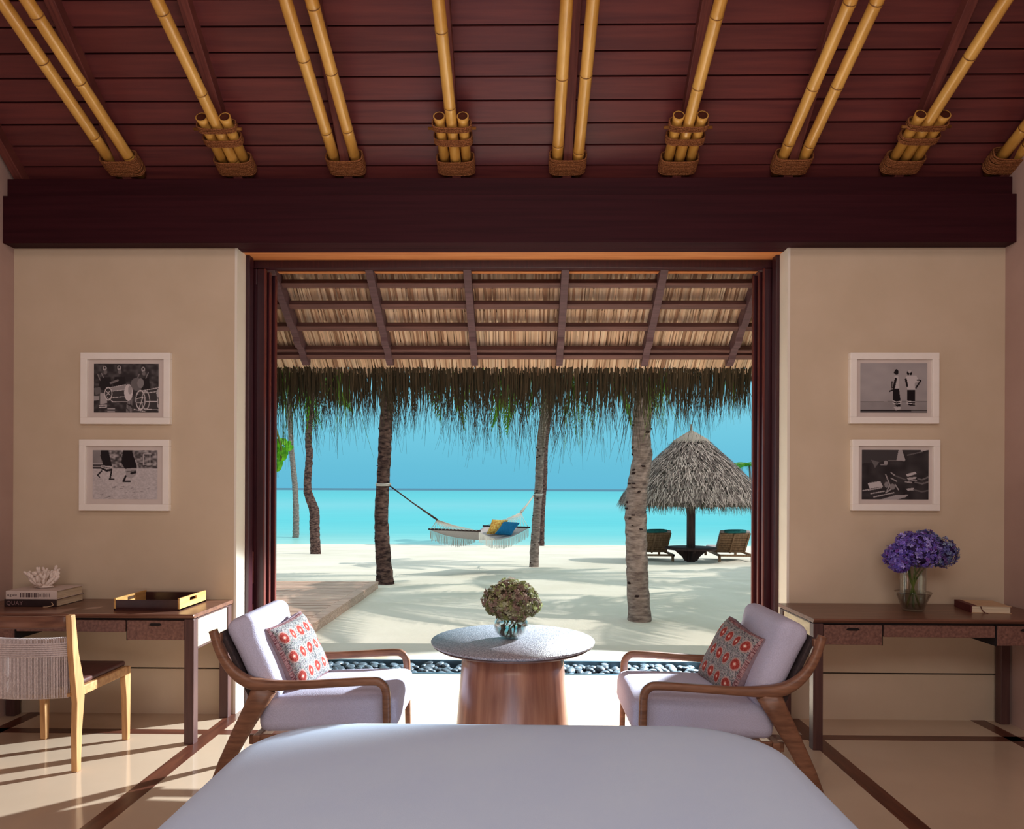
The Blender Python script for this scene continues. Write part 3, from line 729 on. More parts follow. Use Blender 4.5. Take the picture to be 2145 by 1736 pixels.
fringe_mesh().build('leaf_fringe', M['fringe'], vr, recalc=False, kind='stuff')

# ================================================================== GROUND, DECK, SEA
def G2(x, y): return G(y)
sd = MB(); xs = np.concatenate([np.linspace(-60, -9, 14), np.linspace(-8, 10, 61), np.linspace(11, 60, 14)])
ysn = np.concatenate([np.linspace(6.40, 20, 90), np.linspace(20.4, 40, 50)])
idx = {}
for j, y in enumerate(ysn):
    for i, x in enumerate(xs):
        n = mnoise.noise(Vector((x*.5, y*.6, 0)))*.022+mnoise.noise(Vector((x*1.7, y*2.0, 3)))*.009
        fade = min(1, (y-6.4)/1.2); fade2 = 1
        for (qx, qy) in ((0.4, 14),): pass
        idx[i, j] = sd.av((x, y, G(y)-.004+n*fade*(0.35 if y > 25 else 1)))
for j in range(len(ysn)-1):
    for i in range(len(xs)-1): sd.af((idx[i, j], idx[i+1, j], idx[i+1, j+1], idx[i, j+1]), True)
sd.build('sand_ground', M['sand'], kind='structure')
MB().box(-9, 9, 6.15, 6.42, -.1, .004).build('stone_kerb', M['floor'], kind='structure')
MB().box(-9, XL-.1, 5.2, 6.42, -.1, -.01).box(XR+.1, 9, 5.2, 6.42, -.1, -.01).build('side_ground', M['sand'], kind='structure')
# sea
shore = onsand(1072, 1141); SEA = shore.z
m, t_, b_ = _new('sea_water'); L = t_.links
tcn = t_.nodes.new('ShaderNodeTexCoord'); sp = t_.nodes.new('ShaderNodeSeparateXYZ'); L.new(tcn.outputs['Object'], sp.inputs[0])
dv = t_.nodes.new('ShaderNodeMath'); dv.operation = 'DIVIDE'; dv.inputs[0].default_value = shore.y; L.new(sp.outputs['Y'], dv.inputs[1])
mp = t_.nodes.new('ShaderNodeMapping'); mp.inputs['Scale'].default_value = (.022, .05, 1); nz = t_.nodes.new('ShaderNodeTexNoise'); nz.inputs['Scale'].default_value = 1; nz.inputs['Detail'].default_value = 3
L.new(tcn.outputs['Object'], mp.inputs[0]); L.new(mp.outputs[0], nz.inputs['Vector'])
md = t_.nodes.new('ShaderNodeMath'); md.operation = 'MULTIPLY_ADD'; md.inputs[1].default_value = .16; md.inputs[2].default_value = -.08; L.new(nz.outputs[0], md.inputs[0])
mm = t_.nodes.new('ShaderNodeMath'); mm.operation = 'MULTIPLY'; L.new(md.outputs[0], mm.inputs[0]); L.new(dv.outputs[0], mm.inputs[1])
ad = t_.nodes.new('ShaderNodeMath'); ad.operation = 'ADD'; L.new(dv.outputs[0], ad.inputs[0]); L.new(mm.outputs[0], ad.inputs[1])
rp = t_.nodes.new('ShaderNodeValToRGB'); L.new(ad.outputs[0], rp.inputs[0]); cr = rp.color_ramp
cr.elements[0].position = 0; cr.elements[0].color = S(6, 76, 106)
cr.elements[1].position = 1; cr.elements[1].color = S(176, 222, 214)
for p, c in ((.037, S(8, 80, 110)), (.050, S(52, 174, 186)), (.16, S(66, 184, 192)), (.30, S(104, 190, 198)), (.42, S(84, 190, 198)), (.6, S(72, 190, 198)), (.80, S(100, 196, 200)), (.93, S(142, 206, 204))):
    e = cr.elements.new(p); e.color = c
n2 = t_.nodes.new('ShaderNodeTexNoise'); n2.inputs['Scale'].default_value = 1; n2.inputs['Detail'].default_value = 5
mp2 = t_.nodes.new('ShaderNodeMapping'); mp2.inputs['Scale'].default_value = (.12, .9, 1); L.new(tcn.outputs['Object'], mp2.inputs[0]); L.new(mp2.outputs[0], n2.inputs['Vector'])
mxc = t_.nodes.new('ShaderNodeMix'); mxc.data_type = 'RGBA'; mxc.blend_type = 'MULTIPLY'; mxc.inputs[0].default_value = .38
r2 = t_.nodes.new('ShaderNodeValToRGB'); r2.color_ramp.elements[0].position = .35; r2.color_ramp.elements[0].color = (.55, .8, .85, 1); r2.color_ramp.elements[1].position = .65; r2.color_ramp.elements[1].color = (1, 1, 1, 1)
L.new(n2.outputs[0], r2.inputs[0]); L.new(rp.outputs[0], mxc.inputs[6]); L.new(r2.outputs[0], mxc.inputs[7]); L.new(mxc.outputs[2], b_.inputs['Base Color'])
b_.inputs['Roughness'].default_value = .35; _spec(b_, .15)
bn = t_.nodes.new('ShaderNodeBump'); bn.inputs['Strength'].default_value = .25; bn.inputs['Distance'].default_value = .1; L.new(n2.outputs[0], bn.inputs['Height']); L.new(bn.outputs[0], b_.inputs['Normal'])
M['sea'] = m
sm_ = MB(); xs2 = [-4500, -300, -30, 0, 30, 300, 4500]; ys2 = [shore.y-3, 60, 150, 600, 5000]
g = [[sm_.av((x, y, SEA)) for x in xs2] for y in ys2]
for j in range(len(ys2)-1):
    for i in range(len(xs2)-1): sm_.af((g[j][i], g[j][i+1], g[j+1][i+1], g[j+1][i]))
sm_.build('sea', M['sea'], kind='structure')
# low far island on the left
isl = MB(); 
for k in range(9): isl.lathe([(18-k, 0), (12, 1.3), (5, 2.0), (0, 2.3)], (-1350+k*26+(k % 3)*9, 3200, SEA), 10, 1.4)
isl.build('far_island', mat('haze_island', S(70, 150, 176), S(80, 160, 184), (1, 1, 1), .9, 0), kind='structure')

# raised deck of planks
dk = thing('wooden_deck', 'weathered plank deck beside the sand, left of the view', 'deck', (-4.2, 8.7, 0))
DX = -2.115; y = 6.5; k = 0; rr = random.Random(3)
while y < 10.42:
    wd = .118; jz = rr.uniform(-.002, .002)
    MB().box(-6.6, DX-.13, y, y+wd-.010, .074+jz, .10+jz).build('plank', M['deckw'], dk); y += wd
MB().box(DX-.125, DX, 6.5, 10.53, .07, .104).build('border_plank', M['deckw'], dk, bevel=.004)
MB().box(-6.6, DX-.13, 10.42, 10.53, .07, .103).build('border_plank', M['deckw'], dk, bevel=.004)
MB().box(DX-.035, DX-.004, 6.5, 10.52, -.05, .069).box(-6.6, DX-.035, 10.49, 10.52, -.05, .069).build('fascia', M['deckw'], dk)
MB().box(-6.6, DX-.05, 6.52, 10.48, -.05, .055).build('joists', M['slot'], dk)

# pebble channel
ch = setting('pebble_channel')
MB().box(-3.2, 3.0, 5.70, 5.725, -.12, .006).build('front_edge', M['steel'], ch, bevel=.002)
MB().box(-3.2, 3.0, 6.13, 6.155, -.12, .006).build('back_edge', M['steel'], ch, bevel=.002)
MB().box(-3.2, 3.0, 5.72, 6.14, -.14, -.085).build('bed', M['slot'], ch)
pm = []
for k in range(5):
    r_ = random.Random(k); mb = MB(); prof = [(0, -.5), (.28, -.46), (.45, -.22), (.5, .02), (.42, .3), (.22, .46), (0, .5)]
    mb.lathe(prof, n=9); 
    for i, v in enumerate(mb.v):
        q = Vector(v); n = mnoise.noise(q*1.6+Vector((k*7, 0, 0)))*.18; mb.v[i] = tuple(q*(1+n))
    me = mb.mesh('pebble', M['pebble']); pm.append(me)
rr = random.Random(21); cnt = 0; placed = []
for layer, (nn, z) in enumerate(((95, -.055), (195, -.022))):
    tries = 0; got = 0
    while got < nn and tries < 20000:
        tries += 1; x = rr.uniform(-1.72, 1.68); y = rr.uniform(5.755, 6.10)
        if any((x-a)**2/.0042+(y-b)**2/.0028 < (.62 if l else .75) for a, b, l in placed if l == layer): continue
        placed.append((x, y, layer)); got += 1; L_ = rr.uniform(.065, .105)
        addobj('pebble', pm[rr.randrange(5)], ch, (x, y, z+rr.uniform(-.006, .006)), (rr.uniform(-.4, .4), rr.uniform(-.4, .4), rr.uniform(0, 3.14)), (L_, L_*rr.uniform(.6, .85), L_*rr.uniform(.36, .55)))

# ================================================================== PALMS
def frond_mesh(L_, droop, seed):
    rr = random.Random(seed); mb = MB(); n = 26; pts = []
    for k in range(n+1):
        t = k/n; pts.append(Vector((L_*(t-.18*t*t*droop), 0, L_*(.30*t-droop*.75*t*t))))
    mb.tube(pts[::2], [.03*(1-k/14)+.006 for k in range(len(pts[::2]))], n=5)
    for k in range(2, n):
        for s_ in (-1, 1):
            for h in range(2):
                t = (k+h*.5)/n; p = pts[k].lerp(pts[min(k+1, n)], h*.5); ll = L_*.24*math.sin(math.pi*min(1, t*.9+.12))**.7
                d = Vector((.55, s_*1.0, -.55-rr.uniform(0, .5))).normalized()*ll; w_ = Vector((.022, 0, 0)); mid = p+d*.5+Vector((0, 0, .05*ll)); e = p+d+Vector((0, 0, -.14*ll))
                a = mb.av(p-w_*.6); b = mb.av(p+w_*.6); c = mb.av(mid+w_); f = mb.av(mid-w_); g_ = mb.av(e)
                mb.af((a, b, c, f)); mb.af((f, c, g_))
    return mb.mesh('frond', M['frond'])
FM = [frond_mesh(2.6, 1.15, 1), frond_mesh(3.0, .95, 2), frond_mesh(2.3, 1.45, 3)]
def palm(label, pts, radii, bark, top_extra, scars=0, nf=13, seed=1, crown=True, name='coconut_palm', group='palm trees on the beach', fsc=1.0, scarside=0):
    """pts world points base->up; continues to top_extra"""
    rr = random.Random(seed); P = list(pts)+[Vector(top_extra)]; sp_ = bez(P, 10); n = len(sp_)
    R0 = list(radii); seg = (len(P)-1); rs = []
    for i in range(n):
        t = i/(n-1)*seg; k = min(int(t), seg-1); f = t-k; ra = R0[min(k, len(R0)-1)]; rb = R0[min(k+1, len(R0)-1)]
        rs.append(ra+(rb-ra)*f)
    # resample finely for ring relief
    fine = []; fr = []
    for i in range(n-1):
        L_ = (sp_[i+1]-sp_[i]).length; q = max(1, int(L_/.035))
        for k in range(q):
            fine.append(sp_[i].lerp(sp_[i+1], k/q)); fr.append(rs[i]+(rs[i+1]-rs[i])*k/q)
    fr = [r*(1+.028*math.sin(i*1.55)+.02*mnoise.noise(Vector((i*.21, seed, 0)))) for i, r in enumerate(fr)]
    t = thing(name, label, 'tree', tuple(pts[0]), group)
    mb = MB(); mb.tube(fine, fr, n=16)
    for i, v in enumerate(mb.v):
        q = Vector(v); k = i//16
        if k < len(fine):
            c = fine[k]; n_ = mnoise.noise(q*Vector((7, 7, 7)))*.10+mnoise.noise(q*19)*.05; mb.v[i] = tuple(c+(q-c)*(1+n_))
    mb.build('trunk', bark, t)
    if scars:
        sb = MB()
        for _ in range(scars):
            k = rr.randrange(3, int(len(fine)*.55)); a = rr.uniform(-math.pi*.95, -math.pi*.05); c = fine[k]; r = fr[k]
            nrm = Vector((math.cos(a), math.sin(a), 0)); tg = Vector((-math.sin(a), math.cos(a), 0)); w_ = rr.uniform(.010, .022); h_ = rr.uniform(.004, .013)
            sb.obox(c+nrm*(r*1.0), tg*w_, nrm*.012, Vector((0, 0, h_))+tg*rr.uniform(-.01, .01))
        sb.build('leaf_scars', M['scar'], t, kind='stuff')
    if crown:
        top = fine[-1]
        for k in range(nf):
            a = k/nf*2*math.pi+rr.uniform(-.15, .15); addobj('frond', FM[k % 3], t, top, (rr.uniform(-.15, .15), rr.uniform(-.25, .25), a), (fsc,)*3)
    return t
def pp(px, py, Y): return at(px, py, Y)
b = onsand(1341, 1300); Y4 = b.y
palm('pale ringed palm trunk standing nearest the opening, right of the table', [b+Vector((0, 0, -.05)), pp(1334, 1180, Y4), pp(1333, 1040, Y4), pp(1345, 960, Y4+.02), pp(1347, 850, Y4+.05)], [.132, .118, .118, .108, .106, .09], M['bark'], (b.x+.35, Y4+.3, 5.2), 24, 14, 4)
b = onsand(808, 1223); Y2 = b.y
palm('dark palm trunk at the deck corner holding the left end of the hammock', [b+Vector((0, 0, -.06)), pp(805, 1190, Y2), pp(799, 1090, Y2), pp(803, 1000, Y2), pp(811, 850, Y2)], [.150, .122, .105, .10, .10, .09], M['bark_dark'], (b.x+.1, Y2+.2, 4.5), 20, 14, 5)
b = onsand(1118, 1187); Y3 = b.y
palm('slim grey palm trunk holding the right end of the hammock', [b+Vector((0, 0, -.08)), pp(1122, 1110, Y3), pp(1128, 1030, Y3), pp(1136, 900, Y3)], [.105, .095, .09, .09, .085], M['bark'], (b.x+.5, Y3+.2, 4.75), 20, 14, 6)
b = onsand(1135, 1143)
palm('thin palm trunk half hidden behind the right hammock palm', [b+Vector((0, 0, -.1)), pp(1136, 1080, b.y), pp(1141, 1000, b.y), pp(1146, 900, b.y)], [.11, .11, .11, .11, .10], M['bark_dark'], (b.x+.8, b.y, 7.4), 0, 12, 7, fsc=1.3)
b = onsand(661, 1160)
palm('brown palm trunk with an S-shaped bend, left half of the beach', [b+Vector((0, 0, -.08)), pp(659, 1100, b.y), pp(658, 1068, b.y), pp(647, 1038, b.y), pp(644, 1015, b.y), pp(648, 950, b.y), pp(647, 900, b.y)], [.155, .15, .145, .13, .115, .105, .10], M['bark_dark'], (b.x, b.y+.2, 7.0), 16, 13, 8, fsc=1.1)
b = onsand(619, 1134)
palm('thin pale palm trunk at the water edge, leftmost in view', [b+Vector((0, 0, -.1)), pp(620, 1090, b.y), pp(618, 1020, b.y), pp(610, 930, b.y)], [.17, .16, .14, .13, .12], M['bark'], (b.x-.4, b.y, 7.2), 0, 12, 9, fsc=1.4)
# palms standing right of the view: their crowns shade the sand in sight
for k, (x, y, h) in enumerate(((7.4, 7.3, 6.6), (9.4, 9.6, 7.2), (6.0, 11.6, 7.0), (11.0, 12.5, 7.6))):
    palm(['palm outside the view to the right, nearest the house', 'palm outside the view to the right, second from the house', 'palm outside the view to the right, beside the shade umbrella', 'palm outside the view to the right, farthest from the house'][k],
         [Vector((x, y, G(y)-.05)), Vector((x-.1, y, 2)), Vector((x-.2, y+.1, 4))], [.15, .12, .11, .10], M['bark'], (x-.5, y+.2, h), 0, 15, 20+k, fsc=1.15)

# hanging green leaves at the left edge of the view
lg = at(596, 950, 9.0)
lf = thing('sea_grape_branch', 'bright green round-leaved branch beside the left door stack', 'branch', tuple(lg))
mb = MB(); mb.tube(bez([at(490, 620, 9.0), at(530, 740, 9.0), at(562, 850, 9.0), at(580, 905, 9.0), at(590, 945, 9), at(584, 975, 9)], 4), [.02]*10+[.014]*10+[.008], n=6); mb.build('twig', M['stem'], lf)
rr = random.Random(5)
def roundleaf(r):
    mb = MB(); c = mb.av((0, 0, 0)); ring = []
    for k in range(12):
        a = 2*math.pi*k/12; q = r*(1-.12*math.cos(a)); ring.append(mb.av((q*math.cos(a), q*math.sin(a), .12*r*math.cos(2*a))))
    for k in range(12): mb.af((c, ring[k], ring[(k+1) % 12]), True)
    return mb.mesh('leaf', M['leaf'])
lm = roundleaf(.055)
for px, py in ((583, 928), (594, 924), (604, 930), (588, 940), (600, 943), (608, 938), (584, 953), (592, 957), (581, 968), (588, 973), (597, 950), (579, 942), (582, 980), (575, 930), (573, 955), (574, 972)):
    addobj('leaf', lm, lf, at(px, py, 9+rr.uniform(-.08, .08)), (math.pi/2+rr.uniform(-.6, .6), rr.uniform(-.5, .5), rr.uniform(-.6, .6)), (rr.uniform(.8, 1.1),)*3)
# distant greenery right of the umbrella
b = onsand(1640, 1120)
tb = thing('far_palm', 'small green palm behind the thatched umbrella, at the right door stack', 'tree', (b.x, b.y+3, SEA))
mb = MB(); top = at(1570, 975, b.y+3); mb.tube([(top.x+.6, b.y+3, SEA), (top.x+.2, b.y+3, .5), tuple(top)], [.16, .12, .1], n=8); mb.build('trunk', M['bark'], tb)
for k in range(14):
    addobj('frond', FM[k % 3], tb, top, (0, -.35, k/14*2*math.pi), (.85,)*3)

# ================================================================== HAMMOCK
hm = thing('hammock', 'pale canvas hammock with fringe strung between two palm trunks', 'hammock', (-.8, 13.3, .6))
T0 = at(812, 1014, Y2); T1 = at(1120, 1035, Y3)
def HP(t): return Vector((lerp(T0.x, T1.x, t), lerp(T0.y, T1.y, t), 0))
ax = (Vector((T1.x, T1.y, 0))-Vector((T0.x, T0.y, 0))).normalized(); pr = Vector((ax.y, -ax.x, 0))
def tfor(px):
    lo, hi = 0, 1
    for _ in range(40):
        m_ = (lo+hi)/2; p = HP(m_); q = ROT.inverted() @ (Vector((p.x, p.y, .8))-CAM); x_ = CX+FPX*q.x/-q.z
        if x_ < px: lo = m_
        else: hi = m_
    return lo
tA, tB = tfor(951), tfor(1060); A0, B0 = HP(tA), HP(tB)
A0.z = at(951, 1110, A0.y).z; B0.z = at(1060, 1103, B0.y).z; hw = .50
for c in (A0, B0):
    MB().tube([c-pr*(hw+.04), c+pr*(hw+.04)], .018, n=8).build('spreader_bar', M['bar'], hm)
bedm = MB(); NU, NV = 22, 14; g = {}
def bedpt(u, v):   # u 0..1 along, v -1..1 across
    c = A0.lerp(B0, u); c = c+pr*(v*hw*(1-.10*math.sin(math.pi*u))); c.z = lerp(A0.z, B0.z, u)-.20*math.sin(math.pi*u)*(1-.15*v*v)-.02; return c
for i in range(NU+1):
    for j in range(NV+1): g[i, j] = bedm.av(bedpt(i/NU, -1+2*j/NV))
for i in range(NU):
    for j in range(NV): bedm.af((g[i, j], g[i+1, j], g[i+1, j+1], g[i, j+1]), True)
o = bedm.build('canvas', M['hcanvas'], hm, recalc=False); sdm = o.modifiers.new('s', 'SOLIDIFY'); sdm.thickness = .012
ropes = MB(); RA0 = HP(tfor(915)); RA0.z = at(915, 1088, RA0.y).z; RB0 = HP(tfor(1091)); RB0.z = at(1091, 1073, RB0.y).z
for c, ring, tie in ((A0, RA0, T0), (B0, RB0, T1)):
    for k in range(13):
        v = -1+2*k/12; ropes.tube([c+pr*(v*hw), (c+pr*v*hw).lerp(ring, .6)+Vector((0, 0, -.02)), ring], .006, n=4)
ropes.build('clew_cords', M['hrope'], hm, kind='stuff')
for ring, tie, mt_, r in ((RA0, T0, M['bark_dark'], .012), (RB0, T1, M['hrope'], .018)):
    MB().tube([ring, ring.lerp(tie, .5)+Vector((0, 0, -.01)), tie], [r*1.7, r, r], n=6).build('hanging_rope', mt_, hm)
for tie, cpt, rad in ((T0, at(803, 1014, Y2), .112), (T1, at(1128, 1035, Y3), .098)):
    tr = MB()
    for q in range(2): tr.tube([cpt+Vector((math.cos(a)*rad, math.sin(a)*rad, .02*q-.01+.012*math.sin(a))) for a in [2*math.pi*k/16 for k in range(16)]], .010, n=5, closed=True)
    tr.build('trunk_loop', M['hrope'], hm)
fr_ = MB(); rr = random.Random(8)
for side in (-1, 1):
    for k in range(120):
        u = k/119; p = bedpt(u, side)+pr*side*.01; l_ = .17+rr.uniform(-.02, .02); w_ = ax*.006
        e = p+Vector((0, 0, -l_))+ax*rr.uniform(-.02, .02); fr_.quad(p-w_, p+w_, e+w_, e-w_)
fr_.build('fringe', M['hrope'], hm, recalc=False, kind='stuff')
def pillow(name, label, c, sx, sy, th, R, m_, cat='pillow', band=None, group=None):
    t = MB(); t.rbox((0, 0, 0), sx, sy, th*.30, th*.15, 8, th*.36)
    for i, v in enumerate(t.v):   # pinch the sides so corners stick out
        x, y, z = v; a, b2 = x/(sx/2), y/(sy/2); t.v[i] = (x*(1-.07*(1-b2*b2)), y*(1-.07*(1-a*a)), z)
    o = t.build(name, m_, None); o.rotation_mode = 'QUATERNION'; o.location = c; o.rotation_quaternion = R.to_quaternion()
    return tag(o, label, cat, group)
def frame(xa, za):
    """rotation whose local x is xa and local z (thickness) is za"""
    xa = Vector(xa).normalized(); za = Vector(za); za = (za-xa*za.dot(xa)).normalized(); ya = za.cross(xa); return Matrix((xa, ya, za)).transposed()
def pq(label, pts, Ys, th, m_):
    A_, B_, C_, D_ = [at(x, y, Y) for (x, y), Y in zip(pts, Ys)]; ctr = (A_+B_+C_+D_)/4; U_ = ((B_-A_)+(C_-D_))/2; V_ = ((A_-D_)+(B_-C_))/2
    mb = MB(); n = 14; N_ = U_.cross(V_).normalized(); g = {}
    for sd_ in (1, -1):
        for j in range(n+1):
            for i in range(n+1):
                u, v = -1+2*i/n, -1+2*j/n; h = th/2*((1-u**4)*(1-v**4))**.5
                g[sd_, i, j] = mb.av(U_/2*u*(1-.08*(1-v*v))+V_/2*v*(1-.08*(1-u*u))+N_*sd_*(h+.004))
        for j in range(n):
            for i in range(n): mb.af((g[sd_, i, j], g[sd_, i+1, j], g[sd_, i+1, j+1], g[sd_, i, j+1]), True)
    ed = [(i, 0) for i in range(n)]+[(n, j) for j in range(n)]+[(i, n) for i in range(n, 0, -1)]+[(0, j) for j in range(n, 0, -1)]
    for k in range(len(ed)):
        a, b = ed[k], ed[(k+1) % len(ed)]; mb.af((g[1, a[0], a[1]], g[1, b[0], b[1]], g[-1, b[0], b[1]], g[-1, a[0], a[1]]), True)
    o = mb.build('pillow', m_, None); o.location = ctr; tag(o, label, 'pillow', 'pillows on the hammock'); return o
yq = lerp(A0.y, B0.y, .80)-.20
pq('ochre patterned pillow on the hammock, behind the blue pillow', [(1029, 1088), (1066, 1089), (1050, 1120), (1020, 1119)], [yq+.30, yq+.25, yq-.0, yq+.1], .12, M['ochre'])
pq('bright blue pillow leaning at the right end of the hammock', [(1057, 1092), (1086, 1097), (1074, 1119), (1033, 1120)], [yq+.10, yq+.10, yq-.22, yq-.22], .12, M['blue_cloth'])

# ================================================================== THATCHED UMBRELLA AND LOUNGERS
ub = onsand(1447, 1176); UY = ub.y; k_ = UY/FPX
um = thing('beach_umbrella', 'round thatched beach umbrella on a dark post beside the sea', 'umbrella', tuple(ub))
def hz(py): return at(1447, py, UY).z
post_r = 20*k_/2
MB().tube([(ub.x, UY, ub.z-.15), (ub.x, UY, hz(960))], post_r, n=4, sq=1).build('post', M['post'], um, bevel=.01)
pts = [(0, 900), (6, 902), (28, 921), (32, 925)]
cap = MB(); R_ = lambda px: px*k_
apx = at(1443, 903, UY)
prof = [(R_(2), hz(888)), (R_(3), hz(902)), (R_(14), hz(908)), (R_(36), hz(922)), (R_(40), hz(928))]
mb = MB(); mb.cc = (.30, .25, .21, 1); mb.lathe(prof, (ub.x, UY, 0), 28); mb.build('cap', M['umb'], um)
outline = [(4, 905), (34, 925), (62, 950), (92, 978), (118, 1006), (138, 1030), (146, 1046), (140, 1056)]
mb = MB(); mb.cc = (.16, .13, .11, 1); mb.lathe([(R_(a)*.97, hz(c)-.03) for a, c in outline]+[(R_(60), hz(1035)), (0, hz(1000))], (ub.x, UY, 0), 36); mb.build('roof_core', M['umb'], um)
rr = random.Random(17); mb = MB()
for i in range(9500):
    t = rr.random()**.6*(len(outline)-2.0); k = int(t); f = t-k; a0, c0_ = outline[k]; a1, c1_ = outline[k+1]
    r = R_(a0+(a1-a0)*f); z = hz(c0_+(c1_-c0_)*f); r2 = R_(a1)-R_(a0); z2 = hz(c1_)-hz(c0_); dl = math.hypot(r2, z2); sl = Vector((r2/dl, z2/dl))
    if t > 4.3: sl = Vector((.45, -.9))
    an = rr.uniform(0, 2*math.pi); L_ = rr.uniform(.12, .30); tw = rr.gauss(0, .30); v = rr.uniform(.35, 1.25); w_ = rr.uniform(.008, .018)
    rad = Vector((math.cos(an), math.sin(an), 0)); tan = Vector((-rad.y, rad.x, 0))
    p = Vector((ub.x, UY, z+rr.uniform(0, .03)))+rad*r; d = (rad*sl.x+Vector((0, 0, sl.y))+tan*tw+Vector((0, 0, rr.uniform(0, .16)))).normalized()*L_
    n_ = rad*.02; mb.cc = (.44*v, .35*v, .31*v, 1) if rr.random() < .62 else (.15*v, .11*v, .10*v, 1)
    mb.quad(p-tan*w_, p+tan*w_, p+d+tan*w_*.3, p+d-tan*w_*.3)
for i in range(1500):
    an = rr.uniform(0, 2*math.pi); rad = Vector((math.cos(an), math.sin(an), 0)); tan = Vector((-rad.y, rad.x, 0)); r = R_(rr.uniform(134, 148)); L_ = rr.uniform(.12, .34); v = rr.uniform(.3, 1)
    p = Vector((ub.x, UY, hz(1048)))+rad*r; d = Vector((0, 0, -L_))+tan*rr.gauss(0, .05)+rad*rr.uniform(0, .06); w_ = .009
    mb.cc = (.22*v, .19*v, .14*v, 1); mb.quad(p-tan*w_, p+tan*w_, p+d+tan*w_*.2, p+d-tan*w_*.2)
mb.build('thatch', M['umb'], um, recalc=False, kind='stuff')
# table around the post with brackets
tz = hz(1146); mb = MB(); mb.lathe([(0, tz-.05), (R_(52), tz-.05), (R_(54), tz-.02), (R_(52), tz), (0, tz)], (ub.x, UY, 0), 30); mb.build('table_shelf', M['post'], um)
for a in range(4):
    an = a*math.pi/2; d = Vector((math.cos(an), math.sin(an), 0)); s_ = Vector((-d.y, d.x, 0))*.03; c = Vector((ub.x, UY, 0)); mb = MB()
    pts = [(post_r*.5, tz-.05), (R_(36), tz-.05), (R_(30), tz-.12), (R_(18), tz-.24), (R_(13), hz(1174)), (post_r*.5, hz(1176))]
    A_ = [mb.av(c+d*p_[0]+Vector((0, 0, p_[1]))+s_) for p_ in pts]; B_ = [mb.av(c+d*p_[0]+Vector((0, 0, p_[1]))-s_) for p_ in pts]
    mb.af(A_); mb.af(B_[::-1])
    for i in range(6): mb.af((A_[i], B_[i], B_[(i+1) % 6], A_[(i+1) % 6]))
    mb.build('bracket', M['post'], um)
def lounger(label, cx, yaw, ltag):
    W = 74*k_; base = Vector((cx, UY+.1, ub.z-.02))
    t = thing('sun_lounger', label, 'sun lounger', tuple(base), 'teak sun loungers under the thatched umbrella')
    parts = []
    fz = hz(1162)-base.z
    def L(mb, nm, m_): o = mb.build(nm, m_, None); o.parent = t; parts.append(o); return o
    mb = MB(); mb.box(-W/2, -W/2+.05, 0, 2.0, fz-.05, fz).box(W/2-.05, W/2, 0, 2.0, fz-.05, fz).box(-W/2, W/2, 0, .05, fz-.05, fz).box(-W/2, W/2, 1.95, 2.0, fz-.05, fz); L(mb, 'frame', M['lounger'])
    for x in (-W/2+.04, W/2-.04):
        for y in (.06, 1.9): L(MB().box(x-.03, x+.03, y-.03, y+.03, 0, fz-.05), 'leg', M['lounger'])
    for k in range(12): L(MB().box(-W/2+.05, W/2-.05, .75+k*.1, .82+k*.1, fz-.01, fz+.01), 'seat_slat', M['lounger'])
    H = hz(1117)-hz(1162); b0 = Vector((0, .72, fz)); b1 = Vector((0, .10, fz+H)); d = (b1-b0); u = Vector((0, -d.z, d.y)).normalized(); wb = W*.86
    for k in range(8):
        c = b0+d*((k+.5)/8); L(MB().obox(c, (wb/2, 0, 0), d/8*.40, u*.010), 'back_slat', M['lounger'])
    for x in (-wb/2+.03, -.01, wb/2-.03):
        L(MB().obox(b0+d*.5+Vector((x, 0, 0))-u*(-.022), (.022, 0, 0), d*.5, u*.014), 'back_rail', M['lounger'])
    mb = MB(); c = b0+d*.5-u*.06; mb.rbox((0, 0, 0), wb, d.length*1.02, .09, .04, 4, 0, None); Rm = frame((1, 0, 0), -u)
    mb.v = [tuple(c+Rm @ Vector(v)) for v in mb.v]; L(mb, 'back_cushion', M['hcanvas'])
    mb = MB(); mb.rbox((0, 1.35, fz+.06), wb, 1.3, .09, .04, 4); L(mb, 'seat_cushion', M['hcanvas'])
    mb = MB(); mb.tube([(x, .12+.03*math.sin(x*9), fz+H+.045) for x in np.linspace(-wb*.36, wb*.36, 7)], [.045, .062, .066, .066, .066, .062, .045], n=10, ell=(1.3, .8)); L(mb, 'rolled_towel', M['teal'])
    t.rotation_euler = (0, 0, yaw); return t
lounger('slatted teak lounger between the near palm trunk and the umbrella post', at(1378, 1160, UY).x, 0.0, 0)
lounger('slatted teak lounger right of the umbrella post, next to the door stack', at(1545, 1160, UY).x, -0.06, 1)
# ================================================================== BED
bd = thing('bed', 'large bed under smooth pale linen filling the foreground', 'bed', (-.03, 1.5, 0))
def rrect(cx, hx, y0, y1, R, z, n=14):
    o = []
    for (sx, cy, a0) in ((1, y1-R, 0), (-1, y1-R, 90), (-1, y0+R, 180), (1, y0+R, 270)):
        for k in range(n+1):
            a = math.radians(a0+90*k/n); o.append((cx+sx*(hx-R)+R*math.cos(a), cy+R*math.sin(a), z))
    return o
bc, bhx, by0, by1, BT = -.032, .985, .25, 2.80, .600
mb = MB(); rings = []
prof = [(0.0, .05), (0.0, .40), (0.004, .49), (.022, .545), (.055, .575), (.11, .590), (.20, .597), (.34, BT), (.50, BT)]
for ins, z in prof:
    R = max(.36-ins*.6, .06); rings.append([mb.av(p) for p in rrect(bc, bhx-ins, by0+ins, by1-ins, R, z)])
for a, b in zip(rings, rings[1:]):
    n = len(a)
    for k in range(n): mb.af((a[k], a[(k+1) % n], b[(k+1) % n], b[k]), True)
c = mb.av((bc, (by0+by1)/2, BT+.001)); a = rings[-1]
for k in range(len(a)): mb.af((a[k], a[(k+1) % len(a)], c), True)
mb.build('bed_cover', M['sheet'], bd)
